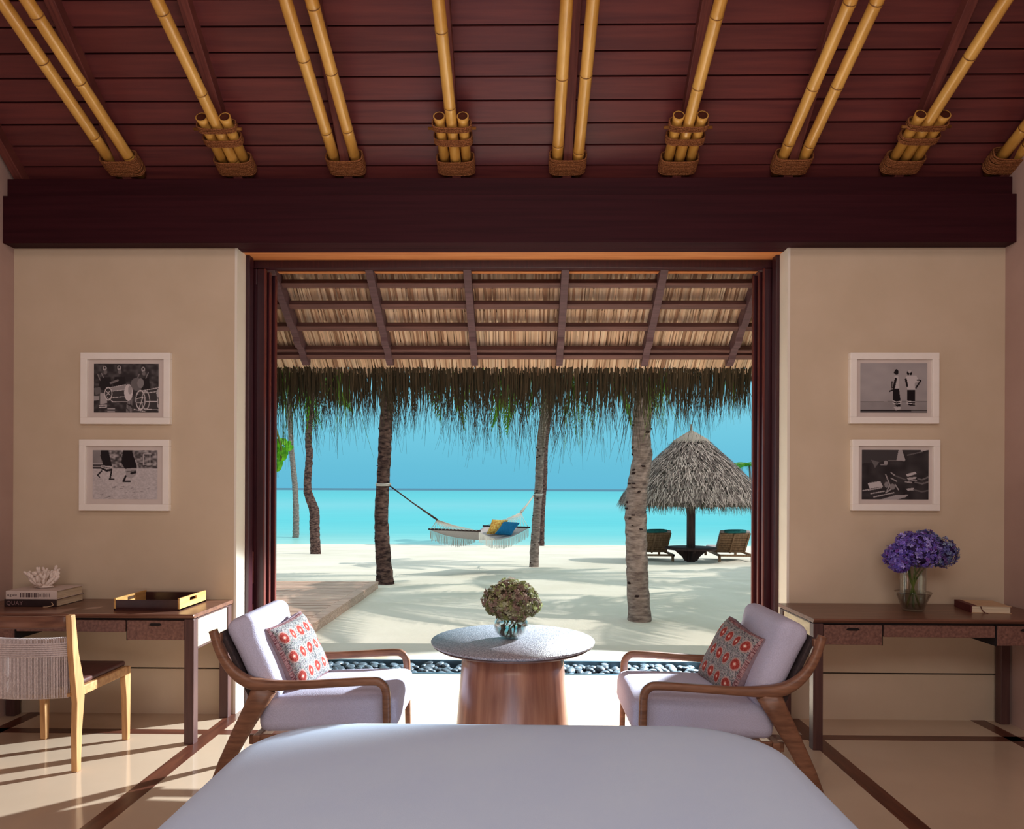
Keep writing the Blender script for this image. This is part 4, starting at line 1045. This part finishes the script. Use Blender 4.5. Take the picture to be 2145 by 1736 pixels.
MB().box(bc-bhx+.12, bc+bhx-.12, by0+.1, by1-.14, 0, .06).build('base', M['dark_wood'], bd)

# ================================================================== ROUND TABLE
tcx, tcy = -.045, 3.61
tb_ = thing('round_table', 'round pedestal table with speckled grey top between the two armchairs', 'table', (tcx, tcy, 0))
MB().lathe([(0, .692), (.34, .692), (.392, .700), (.408, .709), (.411, .716), (.409, .7195), (0, .720)], (tcx, tcy, 0), 96).build('top', [M['tabletop']], tb_)
MB().lathe([(.30, .684), (.385, .690), (.402, .701), (.34, .6925), (.30, .6925)], (tcx, tcy, 0), 96).build('rim', M['toprim'], tb_)
mb = MB(); mb.lathe([(0, 0), (.302, 0), (.300, .05), (.258, .60), (.252, .686), (0, .687)], (tcx, tcy, 0), 72)
mb.build('pedestal', M['stave'], tb_)
# ---- flower bowl
def florets(mb, c, R, n, cols, rr, sz=.012, sq=(1, 1, 1), jit=.12):
    for _ in range(n):
        d = Vector((rr.gauss(0, 1), rr.gauss(0, 1), rr.gauss(0, 1))).normalized(); r = R*(1+rr.uniform(-jit, jit*.4))
        p = c+Vector((d.x*sq[0], d.y*sq[1], d.z*sq[2]))*r; nrm = (d+Vector((rr.gauss(0, .35), rr.gauss(0, .35), rr.gauss(0, .35)))).normalized()
        t1 = nrm.orthogonal().normalized(); t2 = nrm.cross(t1); a0 = rr.uniform(0, 1.57); base = cols[rr.randrange(len(cols))]; v = rr.uniform(.7, 1.25)
        mb.cc = (base[0]*v, base[1]*v, base[2]*v, 1)
        for k in range(4):
            a = a0+k*math.pi/2; u = t1*math.cos(a)+t2*math.sin(a); w_ = t1*-math.sin(a)+t2*math.cos(a); s_ = sz*rr.uniform(.8, 1.25)
            A_ = mb.av(p+nrm*.001); B_ = mb.av(p+u*s_*.7+w_*s_*.5+nrm*s_*.25); C_ = mb.av(p+u*s_*1.15+nrm*s_*rr.uniform(-.3, .4)); D_ = mb.av(p+u*s_*.7-w_*s_*.5+nrm*s_*.25)
            mb.af((A_, B_, C_, D_))
b0 = onz(1070, 1341, .72); vx, vy = b0.x, b0.y+.06
vt = thing('flower_bowl', 'round glass bowl of green-brown hydrangeas on the round table', 'flower bowl', (vx, vy, .72))
o_ = [(0, .0), (.03, .001), (.058, .012), (.080, .034), (.088, .060), (.084, .086), (.072, .104), (.070, .110)]
i_ = [(.066, .108), (.079, .085), (.083, .060), (.075, .036), (.054, .016), (.03, .006), (0, .005)]
MB().lathe([(a, b) for a, b in o_+i_], (vx, vy, .7205), 48).build('bowl', M['glass'], vt)
MB().lathe([(0, .007), (.03, .0078), (.053, .0175), (.0735, .037), (.081, .060), (.0795, .074), (0, .074)], (vx, vy, .7205), 40).build('water', M['water'], vt)
rr = random.Random(31)
for k in range(9):
    a = k*.7; MB().tube(bez([(vx+.05*math.cos(a), vy+.05*math.sin(a), .735), (vx+.03*math.cos(a+.5), vy+.03*math.sin(a+.5), .79), (vx+.06*math.cos(a+.9), vy+.06*math.sin(a+.9), .86)], 4), .0035, n=6).build('stem', M['stem'], vt)
gcols = [(.22, .24, .09), (.30, .33, .14), (.40, .38, .22), (.30, .21, .17), (.24, .16, .13), (.42, .42, .28)]
heads = [((-.065, -.02, .915), .076), ((.045, -.03, .93), .078), ((.085, .01, .895), .066), ((-.005, .05, .935), .078), ((-.02, -.055, .885), .062), ((.03, -.06, .875), .058)]
for (hx, hy, hz_), R in heads:
    mb = MB(); florets(mb, Vector((vx+hx, vy+hy, hz_)), R, 300, gcols, rr, .013, jit=.2); mb.build('flower_head', M['petal_v'], vt, recalc=False, kind='stuff')
    mb = MB(); mb.cc = (.12, .09, .06, 1); mb.lathe([(0, -R*.8), (R*.55, -R*.55), (R*.8, 0), (R*.55, R*.55), (0, R*.8)], (vx+hx, vy+hy, hz_), 12); mb.build('flower_core', M['petal_v'], vt)

# ================================================================== ARMCHAIRS
def armchair(s, label):
    """s=-1 left chair facing right, s=+1 its mirror; X measured from the room axis x=-.036"""
    ax0 = -.036
    X = lambda x: ax0+s*x           # x positive = away from the table
    Yn, Yf = (3.315, 3.905) if s < 0 else (3.275, 3.90)
    t = thing('armchair', label, 'armchair', (X(.95), (Yn+Yf)/2, 0), 'facing lounge armchairs beside the round table')
    for Yc in (Yn, Yf):
        arm = bez([(X(1.402), Yc, .815), (X(1.368), Yc, .715), (X(1.318), Yc, .635), (X(1.25), Yc, .583), (X(1.17), Yc, .562), (X(1.02), Yc, .562), (X(.85), Yc, .572), (X(.665), Yc, .583), (X(.618), Yc, .574), (X(.594), Yc, .54), (X(.590), Yc, .46), (X(.586), Yc, .30), (X(.578), Yc, 0)], 5)
        n = len(arm); rs = []
        for p in arm:
            d = abs(p.x-X(1.2)); rs.append(.019+.010*math.exp(-(d/.13)**2)-(.004 if abs(p.x-ax0) < .6 and p.z < .4 else 0))
        MB().tube(arm, rs, n=12, up=(0, 1, 0), sq=.7).build('arm_frame', M['armwood'], t)
        MB().tube([(X(1.155), Yc, .555), (X(1.20), Yc, .47), (X(1.27), Yc, .34), (X(1.345), Yc, .19), (X(1.425), Yc, 0)], [.058, .048, .040, .033, .022], n=12, up=(0, 1, 0), ell=(1, .42), sq=.7).build('rear_leg', M['armwood'], t)
    for Xc, z in ((.62, .30), (1.20, .30)):
        MB().bar((X(Xc), Yn, z), (X(Xc), Yf, z), .035, .05).build('crossbar', M['armwood'], t, bevel=.006)
    for Yc in (Yn+.03, Yf-.03):
        MB().bar((X(.60), Yc, .30), (X(1.24), Yc, .30), .022, .045).build('side_rail', M['armwood'], t, bevel=.005)
    # seat cushion, slightly higher at the front
    ym = (Yn+Yf)/2; W = Yf-Yn-.050
    Rs = frame((-s*1.0, 0, .035), (s*.035, 0, 1))
    mb = MB(); mb.rbox((0, 0, 0), .66, W, .165, .045, 10, .018); mb.v = [tuple(Vector((X(.875), ym, .418))+Rs @ Vector(v)) for v in mb.v]; mb.build('seat_cushion', M['linen'], t)
    # backrest cushion with rolled top
    b0_ = Vector((X(1.135), ym, .47)); b1_ = Vector((X(1.318), ym, .862)); d = b1_-b0_
    Rb = frame(d, (-s*d.z, 0, s*d.x*1.0))
    mb = MB(); mb.rbox((0, 0, 0), d.length, W-.0, .115, .050, 10, .022)
    for i, v in enumerate(mb.v):
        x_, y_, z_ = v; t_u = x_/d.length+.5
        roll = .022*math.exp(-((t_u-.9)/.14)**2)*(1 if z_ > 0 else .3); mb.v[i] = (x_, y_, z_+math.copysign(roll, z_))
    ctr = (b0_+b1_)/2
    mb.v = [tuple(ctr+Rb @ Vector(v)) for v in mb.v]; mb.build('back_cushion', M['linen'], t)
    nrm = Rb @ Vector((0, 0, 1)); bk = ctr-nrm*.078 if (nrm.x*s) < 0 else ctr+nrm*.078
    mb = MB(); mb.obox(bk+d.normalized()*-.03, d*.50, (0, W/2, 0), nrm*.012); mb.build('back_panel', M['blackshell'], t, bevel=.006)
    for zc in (.56, .78):
        MB().bar((X(lerp(1.24, 1.375, (zc-.56)/.22)), Yn, zc), (X(lerp(1.24, 1.375, (zc-.56)/.22)), Yf, zc), .02, .035).build('back_rail', M['armwood'], t, bevel=.004)
    return t
armchair(-1, 'wooden armchair with pale grey cushions left of the round table')
armchair(1, 'wooden armchair with pale grey cushions right of the round table')

# ---- patterned scatter cushions: block-printed rosettes in rows
def cushion(label, A_, B_, C_, D_, th, s):
    """corners (near-top, far-top, far-bottom, near-bottom)"""
    A_, B_, C_, D_ = map(Vector, (A_, B_, C_, D_)); ctr = (A_+B_+C_+D_)/4; U_ = ((B_-A_)+(C_-D_))/2; V_ = ((A_-D_)+(B_-C_))/2
    N_ = U_.cross(V_).normalized(); N_ = N_ if N_.x*s < 0 else -N_
    t = thing('scatter_cushion', label, 'cushion', tuple(ctr), 'block-printed cushions on the armchairs')
    n = 110; rs_ = np.random.RandomState(4)
    for side in (1, -1):
        vs_ = []; cols = []; spk = rs_.rand(n+1, n+1); spk2 = rs_.rand(n+1, n+1)
        for j in range(n+1):
            for i in range(n+1):
                u, v = -1+2*i/n, -1+2*j/n
                pu, pv = u*(1-.06*(1-v*v)), v*(1-.06*(1-u*u))
                h = th/2*((1-u**4)*(1-v**4))**.5+.012*mnoise.noise(Vector((u*2, v*2, side*3.0)))*((1-u*u)*(1-v*v))
                vs_.append(ctr+U_/2*pu+V_/2*pv+N_*(h+.010 if side > 0 else -h-.028))
                # print: rosettes
                a, b = (u+1)/2, (1-v)/2           # a along the row, b from the top
                base = (.36, .35, .355); q = spk[j, i]
                c = (.075, .07, .09) if q < .30 else ((.24, .28, .24) if q < .45 else ((.46, .34, .34) if q < .52 else base))
                if abs(v) > .93 or abs(u) > .95: c = (.16, .05, .06) if q < .5 else (.45, .28, .28)
                for rowb in (.21, .50, .80):
                    if abs(b-rowb) < .115:
                        kk = round((a-.10)/.2); ca = .10+.2*kk
                        if 0 <= kk <= 4:
                            rr_ = math.hypot((a-ca)/.070, (b-rowb)/.092)
                            if rr_ < 1.05: c = (.46, .30, .28)
                            if rr_ < .86: c = (.30, .035, .03) if spk2[j, i] > .35 else (.40, .09, .07)
                            if rr_ < .30: c = (.62, .22, .18)
                            if rr_ < .16: c = (.80, .70, .60)
                if abs(b-.355) < .008 or abs(b-.655) < .008: c = (.2, .2, .22)
                cols.append((*c, 1))
        fs = [(j*(n+1)+i, j*(n+1)+i+1, (j+1)*(n+1)+i+1, (j+1)*(n+1)+i) for j in range(n) for i in range(n)]
        me = bpy.data.meshes.new('face'); me.from_pydata([tuple(p-ctr) for p in vs_], [], fs); me.materials.append(M['cushion'])
        me.polygons.foreach_set('use_smooth', [True]*len(fs)); a_ = me.color_attributes.new('Col', 'FLOAT_COLOR', 'POINT'); a_.data.foreach_set('color', np.array(cols, dtype=np.float32).ravel())
        o = bpy.data.objects.new('printed_front' if side == 1 else 'printed_back', me); C.objects.link(o); o.parent = t
    # gusset: closed side band
    mb = MB(); rim = []
    per = [(u, -1) for u in np.linspace(-1, 1, 24)]+[(1, v) for v in np.linspace(-1, 1, 24)[1:]]+[(u, 1) for u in np.linspace(1, -1, 24)[1:]]+[(-1, v) for v in np.linspace(1, -1, 24)[1:-1]]
    pp_ = []
    for u, v in per:
        pu, pv = u*(1-.06*(1-v*v)), v*(1-.06*(1-u*u)); pp_.append(ctr+U_/2*pu*1.012+V_/2*pv*1.012)
    R1 = [mb.av(p+N_*.014) for p in pp_]; R0_ = [mb.av(p-N_*.030) for p in pp_]; n_ = len(pp_)
    for k in range(n_): mb.af((R1[k], R1[(k+1) % n_], R0_[(k+1) % n_], R0_[k]), True)
    o = mb.build('side_band', M['taupe'], t); o.modifiers.new('s', 'SOLIDIFY').thickness = .004
    return t
cushion('red-rosette block-printed cushion on the left armchair', at(556, 1318, 3.44), at(622, 1284, 3.80), at(690, 1408, 3.80), at(616, 1462, 3.44), .13, -1)
cushion('red-rosette block-printed cushion on the right armchair', at(1606, 1340, 3.42), at(1533, 1294, 3.80), at(1466, 1415, 3.80), at(1532, 1478, 3.42), .13, 1)

# ================================================================== DESKS
def desk(x0, x1, side, label):
    """side=+1: the end panel seen is at x1 (left desk), -1: at x0 (right desk)"""
    t = thing('writing_desk', label, 'desk', ((x0+x1)/2, 4.36, 0), 'matching desks against the front wall')
    yf, yb_ = 4.085, 4.625; T = .75; lg = .056
    mb = MB(); mb.prism([(yf-.012, T-.008), (yf-.004, T), (yb_+.012, T), (yb_+.012, T-.024), (yf+.004, T-.024)], 'x', x0-.004, x1+.004); mb.build('top', M['desk'], t, bevel=.002)
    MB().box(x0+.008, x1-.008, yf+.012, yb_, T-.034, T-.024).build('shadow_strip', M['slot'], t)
    for x in (x0, x1-lg):
        for y in (yf+.004, yb_-lg):
            MB().box(x, x+lg, y, y+lg, 0, T-.030).build('leg', M['desk_leg'], t, bevel=.003)
    L_ = x1-x0-2*lg; dw = .335
    for xa, xb in ((x0+lg+.004, x0+lg+dw), (x1-lg-dw, x1-lg-.004)):
        d = MB().box(xa, xb, yf+.010, yf+.45, T-.150, T-.038).build('drawer', M['drawer'], t, bevel=.003)
        xm = (xa+xb)/2; MB().prism([(xm-.038, T-.064), (xm-.026, T-.054), (xm+.026, T-.054), (xm+.038, T-.064), (xm+.024, T-.069), (xm-.024, T-.069)], 'y', yf+.006, yf+.012).build('pull_slot', M['slot'], d)
        for xx in (xa-.003, xb+.003): MB().box(xx-.003, xx+.003, yf+.016, yf+.44, T-.154, T-.034).build('edge_gap', M['slot'], t)
    MB().box(x0+lg+dw+.012, x1-lg-dw-.012, yf+.012, yf+.44, T-.106, T-.038).build('middle_drawer', M['drawer'], t, bevel=.003)
    for xa in (x0, x1):
        sg = 1 if xa == x1 else -1; xo = xa-sg*.006
        MB().box(min(xo, xo-sg*.018), max(xo, xo-sg*.018), yf+.062, yb_-.058, T-.20, T-.030).build('end_panel', M['parch'], t, bevel=.002)
        for z0, z1 in ((T-.208, T-.200), (T-.036, T-.028)): MB().box(min(xa, xa-sg*.026), max(xa, xa-sg*.026), yf+.055, yb_-.05, z0, z1).build('edging', M['desk_leg'], t)
    return t
desk(-3.325, -1.885, 1, 'walnut desk with leather drawers against the left wall')
desk(1.655, 3.085, -1, 'walnut desk with leather drawers against the right wall')

# ---- desk chair
def deskchair():
    xl, xr = -2.80, -2.318; t = thing('desk_chair', 'oak chair with a wound cord back, tucked under the left desk', 'chair', ((xl+xr)/2, 3.95, 0))
    for x, tw in ((xr, 1), (xl, -1)):
        mb = MB(); prof = [(3.625, .822), (3.660, .824), (3.690, .62), (3.735, .46), (3.742, .38), (3.720, .20), (3.712, 0), (3.676, 0), (3.672, .2), (3.676, .36), (3.660, .47), (3.640, .62)]
        mb.prism(prof, 'x', x-.015, x+.017); mb.build('rear_post', M['oak'], t, bevel=.005)
        mb = MB(); mb.prism([(4.135, .43), (4.185, .43), (4.186, .2), (4.180, 0), (4.150, 0), (4.140, .25), (4.125, .37)], 'x', x-.017, x+.017); mb.build('front_leg', M['oak'], t, bevel=.005)
        MB().box(x-.014, x+.014, 3.70, 4.15, .385, .435).build('seat_rail', M['oak_x'], t, bevel=.005)
    MB().box(xl, xr, 4.145, 4.175, .385, .43).build('seat_rail', M['oak_x'], t, bevel=.004)
    MB().box(xl, xr, 3.70, 3.73, .385, .43).build('seat_rail', M['oak_x'], t, bevel=.004)
    mb = MB(); mb.rbox(((xl+xr)/2, 3.94, .448), xr-xl-.01, .46, .030, .012, 6); mb.build('seat_pad', M['leather'], t)
    xs = [lerp(xl+.01, xr-.012, k/16) for k in range(17)]
    cv = lambda x: 3.655+.0-.045*(1-((x-(xl+xr)/2)/((xr-xl)/2))**2)
    mb = MB(); mb.tube([(x, cv(x)+.01, .785) for x in xs], .032, n=8, ell=(.35, 1.05), sq=.6); mb.build('top_rail', M['desk'], t)
    for z in (.690, .405):
        MB().tube([(x, cv(x)+.018, z) for x in xs], .010, n=8).build('cord_rod', M['oak_x'], t)
    mb = MB(); N = 62
    for k in range(N):
        x = lerp(xl+.022, xr-.026, k/(N-1)); y = cv(x)
        mb.tube([(x, y+.018, .704), (x, y+.005, .70), (x+.001, y+.004, .55), (x, y+.005, .398), (x, y+.018, .392), (x, y+.032, .40), (x, y+.033, .55), (x, y+.032, .70)], .0027, n=5, closed=True, up=(1, 0, 0))
    mb.build('cord_back', M['cord'], t, kind='stuff')
    mb = MB()
    for k in range(7): mb.tube([(x, cv(x)+.003, .612+.0105*k) for x in xs], .0048, n=5)
    mb.build('cord_band', M['cord'], t, kind='stuff')
deskchair()

# ---- tray on the left desk
TX0, TX1, TY0, TY1 = at(252, 1275, 4.27).x, at(388, 1275, 4.27).x, 4.20, 4.55
Z0 = .7505
tr = thing('serving_tray', 'dark serving tray with oak ends on the left desk', 'tray', ((TX0+TX1)/2, 4.38, Z0))
MB().box(TX0, TX1, TY0, TY1, Z0, Z0+.010).build('base', M['tray_dark'], tr)
MB().box(TX0+.012, TX1-.012, TY0, TY0+.012, Z0+.01, Z0+.062).build('long_side', M['tray_dark'], tr, bevel=.002)
MB().box(TX0+.012, TX1-.012, TY1-.012, TY1, Z0+.01, Z0+.062).build('long_side', M['tray_dark'], tr, bevel=.002)
for xa in (TX0, TX1-.012):
    mb = MB(); ya, yb2 = (TY0+TY1)/2-.045, (TY0+TY1)/2+.045
    mb.box(xa, xa+.012, TY0, ya, Z0, Z0+.072).box(xa, xa+.012, yb2, TY1, Z0, Z0+.072).box(xa, xa+.012, ya, yb2, Z0, Z0+.040).box(xa, xa+.012, ya, yb2, Z0+.060, Z0+.072)
    mb.build('oak_end', M['tray_oak'], tr, bevel=.0015)
# ---- books and coral
def book(name, label, x0, x1, y0, y1, z, h, cover, spine='front', group=None):
    t = thing(name, label, 'book', ((x0+x1)/2, (y0+y1)/2, z), group); c = .0025
    if spine == 'front':
        MB().box(x0+.004, x1-.006, y0+.004, y1-.005, z+c, z+h-c).build('pages', M['paper'], t)
        mb = MB(); mb.box(x0, x1, y0, y1, z, z+c); mb.build('back_cover', cover, t); MB().box(x0, x1, y0, y1, z+h-c, z+h).build('front_cover', cover, t); MB().box(x0, x1, y0-.003, y0+.002, z, z+h).build('spine', cover, t, bevel=.0015)
    return t
bx0, bx1 = at(12, 1268, 4.32).x, at(121, 1262, 4.32).x
bY = 4.31; H1 = .045; H2 = .052
k1 = book('book', 'black hardback lying under the white book on the left desk', bx0, bx1, bY, bY+.27, Z0, H1, M['black_cover'], group='books stacked on the left desk')
k2 = book('book', 'thick white hardback lying under the coral on the left desk', bx0+.012, bx1+.004, bY-.004, bY+.255, Z0+H1+.0005, H2, M['white_cover'], group='books stacked on the left desk')
MB().tube(bez([(bx1-.03, bY-.004, Z0+.03), (bx1-.015, bY-.012, Z0+.012), (bx1-.035, bY-.03, Z0+.005), (bx1-.06, bY-.035, Z0+.004)], 5), .0022, n=4, ell=(1.8, .6)).build('ribbon', M['cream_cover'], k1)
def text(s_, size, m_, loc, parent, sx=1.0, name='lettering', space=1.0):
    cu = bpy.data.curves.new('t', 'FONT'); cu.body = s_; cu.size = size; cu.extrude = .0004; cu.space_character = space; o = bpy.data.objects.new('t', cu); C.objects.link(o)
    dg = bpy.context.evaluated_depsgraph_get(); me = bpy.data.meshes.new_from_object(o.evaluated_get(dg)); bpy.data.objects.remove(o)
    me.materials.clear(); me.materials.append(m_); q = addobj(name, me, parent, loc, (math.pi/2, 0, 0), (sx, 1, 1)); return q
text('QUAY', .034, M['ink_grey'], (bx0+.014, bY-.0040, Z0+.011), k1, 1.0, space=1.1)
text('uguo', .024, M['ink'], (bx0+.022, bY-.0082, Z0+H1+.021), k2, 1.0, space=1.3)
mb = MB(); x = bx0+.100; rr = random.Random(2)
for k in range(22):
    w_ = .0055 if k < 11 else .0022; hh = .013 if k < 11 else .009+.004*rr.random(); mb.box(x, x+w_, bY-.0079, bY-.007, Z0+H1+.026-hh, Z0+H1+.026+hh); x += w_+(.0040 if k < 11 else .0052)
mb.build('spine_bars', M['ink'], k2, kind='stuff')
ct = (at(93, 1236, bY+.13)); cx_, cy_ = ct.x, bY+.12; cz_ = Z0+H1+H2
cr_ = thing('coral', 'white branching coral on top of the stacked books', 'coral', (cx_, cy_, cz_))
rr = random.Random(12); mb = MB()
mb.tube([(cx_-.055, cy_, cz_+.010), (cx_, cy_, cz_+.012), (cx_+.06, cy_, cz_+.010)], [.008, .024, .008], n=9, ell=(1.4, .55))
def branch(p, d, L_, r, depth):
    q = p+d*L_*.5+Vector((0, 0, .004)); e = p+d*L_+Vector((0, 0, .012)); mb.tube([p, q, e, e+d*r*.6], [r, r*1.0, r*.95, r*.35], n=8)
    if depth:
        for k in range(rr.choice((2, 3))):
            dd = (d+Vector((rr.gauss(0, .6), rr.gauss(0, .5), rr.uniform(.0, .7)))).normalized(); branch(q.lerp(e, rr.uniform(.2, 1)), dd, L_*rr.uniform(.5, .8), r*.88, depth-1)
for k in range(17):
    a = k*2.399; el = rr.uniform(.25, 1.1); d = Vector((math.cos(a)*math.cos(el)*1.3, math.sin(a)*math.cos(el)*.8, math.sin(el)*.95)).normalized()
    branch(Vector((cx_+d.x*.02, cy_+d.y*.02, cz_+.014)), d, rr.uniform(.045, .065), .0105, 1 if k % 3 else 2)
mb.build('coral_branches', M['coral'], cr_)

# ---- glass vase of purple hydrangeas
v0 = onz(1918, 1280, .7505); vx, vy = v0.x, v0.y+.03
vt = thing('flower_vase', 'clear glass vase of purple hydrangeas on the right desk', 'flower vase', (vx, vy, .7505))
o_ = [(0, 0), (.052, .001), (.060, .006), (.076, .055), (.096, .098), (.103, .112), (.101, .114)]
i_ = [(.092, .102), (.071, .058), (.056, .012), (0, .009)]
MB().lathe(o_+i_, (vx, vy, .7506), 44).build('outer_cup', M['glass'], vt)
MB().lathe([(.050, .012), (.066, .060), (.070, .112), (.072, .20), (.074, .262), (.0765, .270), (.0725, .268), (.069, .20), (.067, .112), (.063, .062), (.047, .015)], (vx, vy, .7506), 40).build('inner_cylinder', M['glass'], vt)
hd_ = [((1882, 1166), .088, .05), ((1908, 1143), .095, .07), ((1930, 1152), .112, -.02), ((1972, 1156), .096, .03), ((1940, 1136), .080, .05), ((1886, 1180), .055, -.02)]
rr = random.Random(77); pv = [(.16, .13, .52), (.24, .19, .64), (.13, .11, .40), (.32, .30, .74), (.18, .08, .34), (.44, .44, .82)]
for k, ((px, py), R, dy) in enumerate(hd_):
    c = at(px, py, vy+dy); cols = [(a*(.8 if px > 1930 else 1.15), b, cc*(.75 if px > 1930 else 1.15)) for a, b, cc in pv]
    mb = MB(); florets(mb, c, R*.93, 380, cols, rr, .0105, jit=.15); mb.build('flower_head', M['petal_v'], vt, recalc=False, kind='stuff')
    mb = MB(); mb.cc = (.06, .035, .12, 1); mb.lathe([(0, -R*.78), (R*.55, -R*.52), (R*.78, 0), (R*.55, R*.52), (0, R*.78)], c, 12); mb.build('flower_core', M['petal_v'], vt)
    a = k*1.1; MB().tube(bez([(vx+.042*math.cos(a), vy+.042*math.sin(a), .765), (vx-.01*math.cos(a), vy-.01*math.sin(a), .92), (lerp(vx, c.x, .45), vy, 1.02), c+Vector((0, 0, -R*.5))], 5), .0045, n=7).build('stem', M['stem'], vt)
# ---- book on the right desk
rb = thing('book', 'maroon and cream hardback with ribbon on the right desk', 'book', (2.75, 4.38, .7505))
p0 = onz(2037, 1284, .7505); ang = -0.12
Rz = Matrix.Rotation(0, 3, 'Z')
A_ = onz(2035, 1283, .7505); B_ = onz(1985, 1264, .7505); D_ = onz(2108, 1283, .7505)
ex = (D_-A_); ex.z = 0; W_ = ex.length; ex.normalize(); ey = Vector((-ex.y, ex.x, 0)); sh = (B_-A_).dot(ex); Hh = .043
L_ = .235
exy = (B_-A_); exy.z = 0; exy.normalize(); ex2 = Vector((-exy.y, exy.x, 0)); ex2 = -ex2 if ex2.x < 0 else ex2
# spine runs from A (near) to B (far-left); pages edge faces the camera
def slab(z0, z1, u0, u1, v0, v1, name, m_, bev=0):
    c = A_+exy*((u0+u1)/2)+ex2*((v0+v1)/2); c.z = .7505+(z0+z1)/2
    return MB().obox(c, ex2*(v1-v0)/2, exy*(u1-u0)/2, (0, 0, (z1-z0)/2)).build(name, m_, rb, bevel=bev)
W2 = .215
slab(.002, Hh-.002, .005, L_-.005, .006, W2-.005, 'pages', M['paper'])
slab(0, .0025, 0, L_, 0, W2, 'back_cover', M['cream_cover']); slab(Hh-.0025, Hh, 0, L_, 0, W2, 'front_cover', M['cream_cover'])
slab(0, Hh, 0, L_, -.004, .002, 'spine', M['maroon_cover'], .001); slab(Hh-.0022, Hh+.0008, 0, L_, -.003, .030, 'spine_wrap', M['maroon_cover'])
q = A_+ex2*.05; q.z = .7505+Hh*.9
MB().tube(bez([q+Vector((0, .0, 0)), q+Vector((.004, -.006, -.018)), q+Vector((.016, -.012, -.034)), q+Vector((.024, -.03, -.037))], 5), .0026, n=4, ell=(1.6, .6)).build('ribbon', M['maroon_cover'], rb)
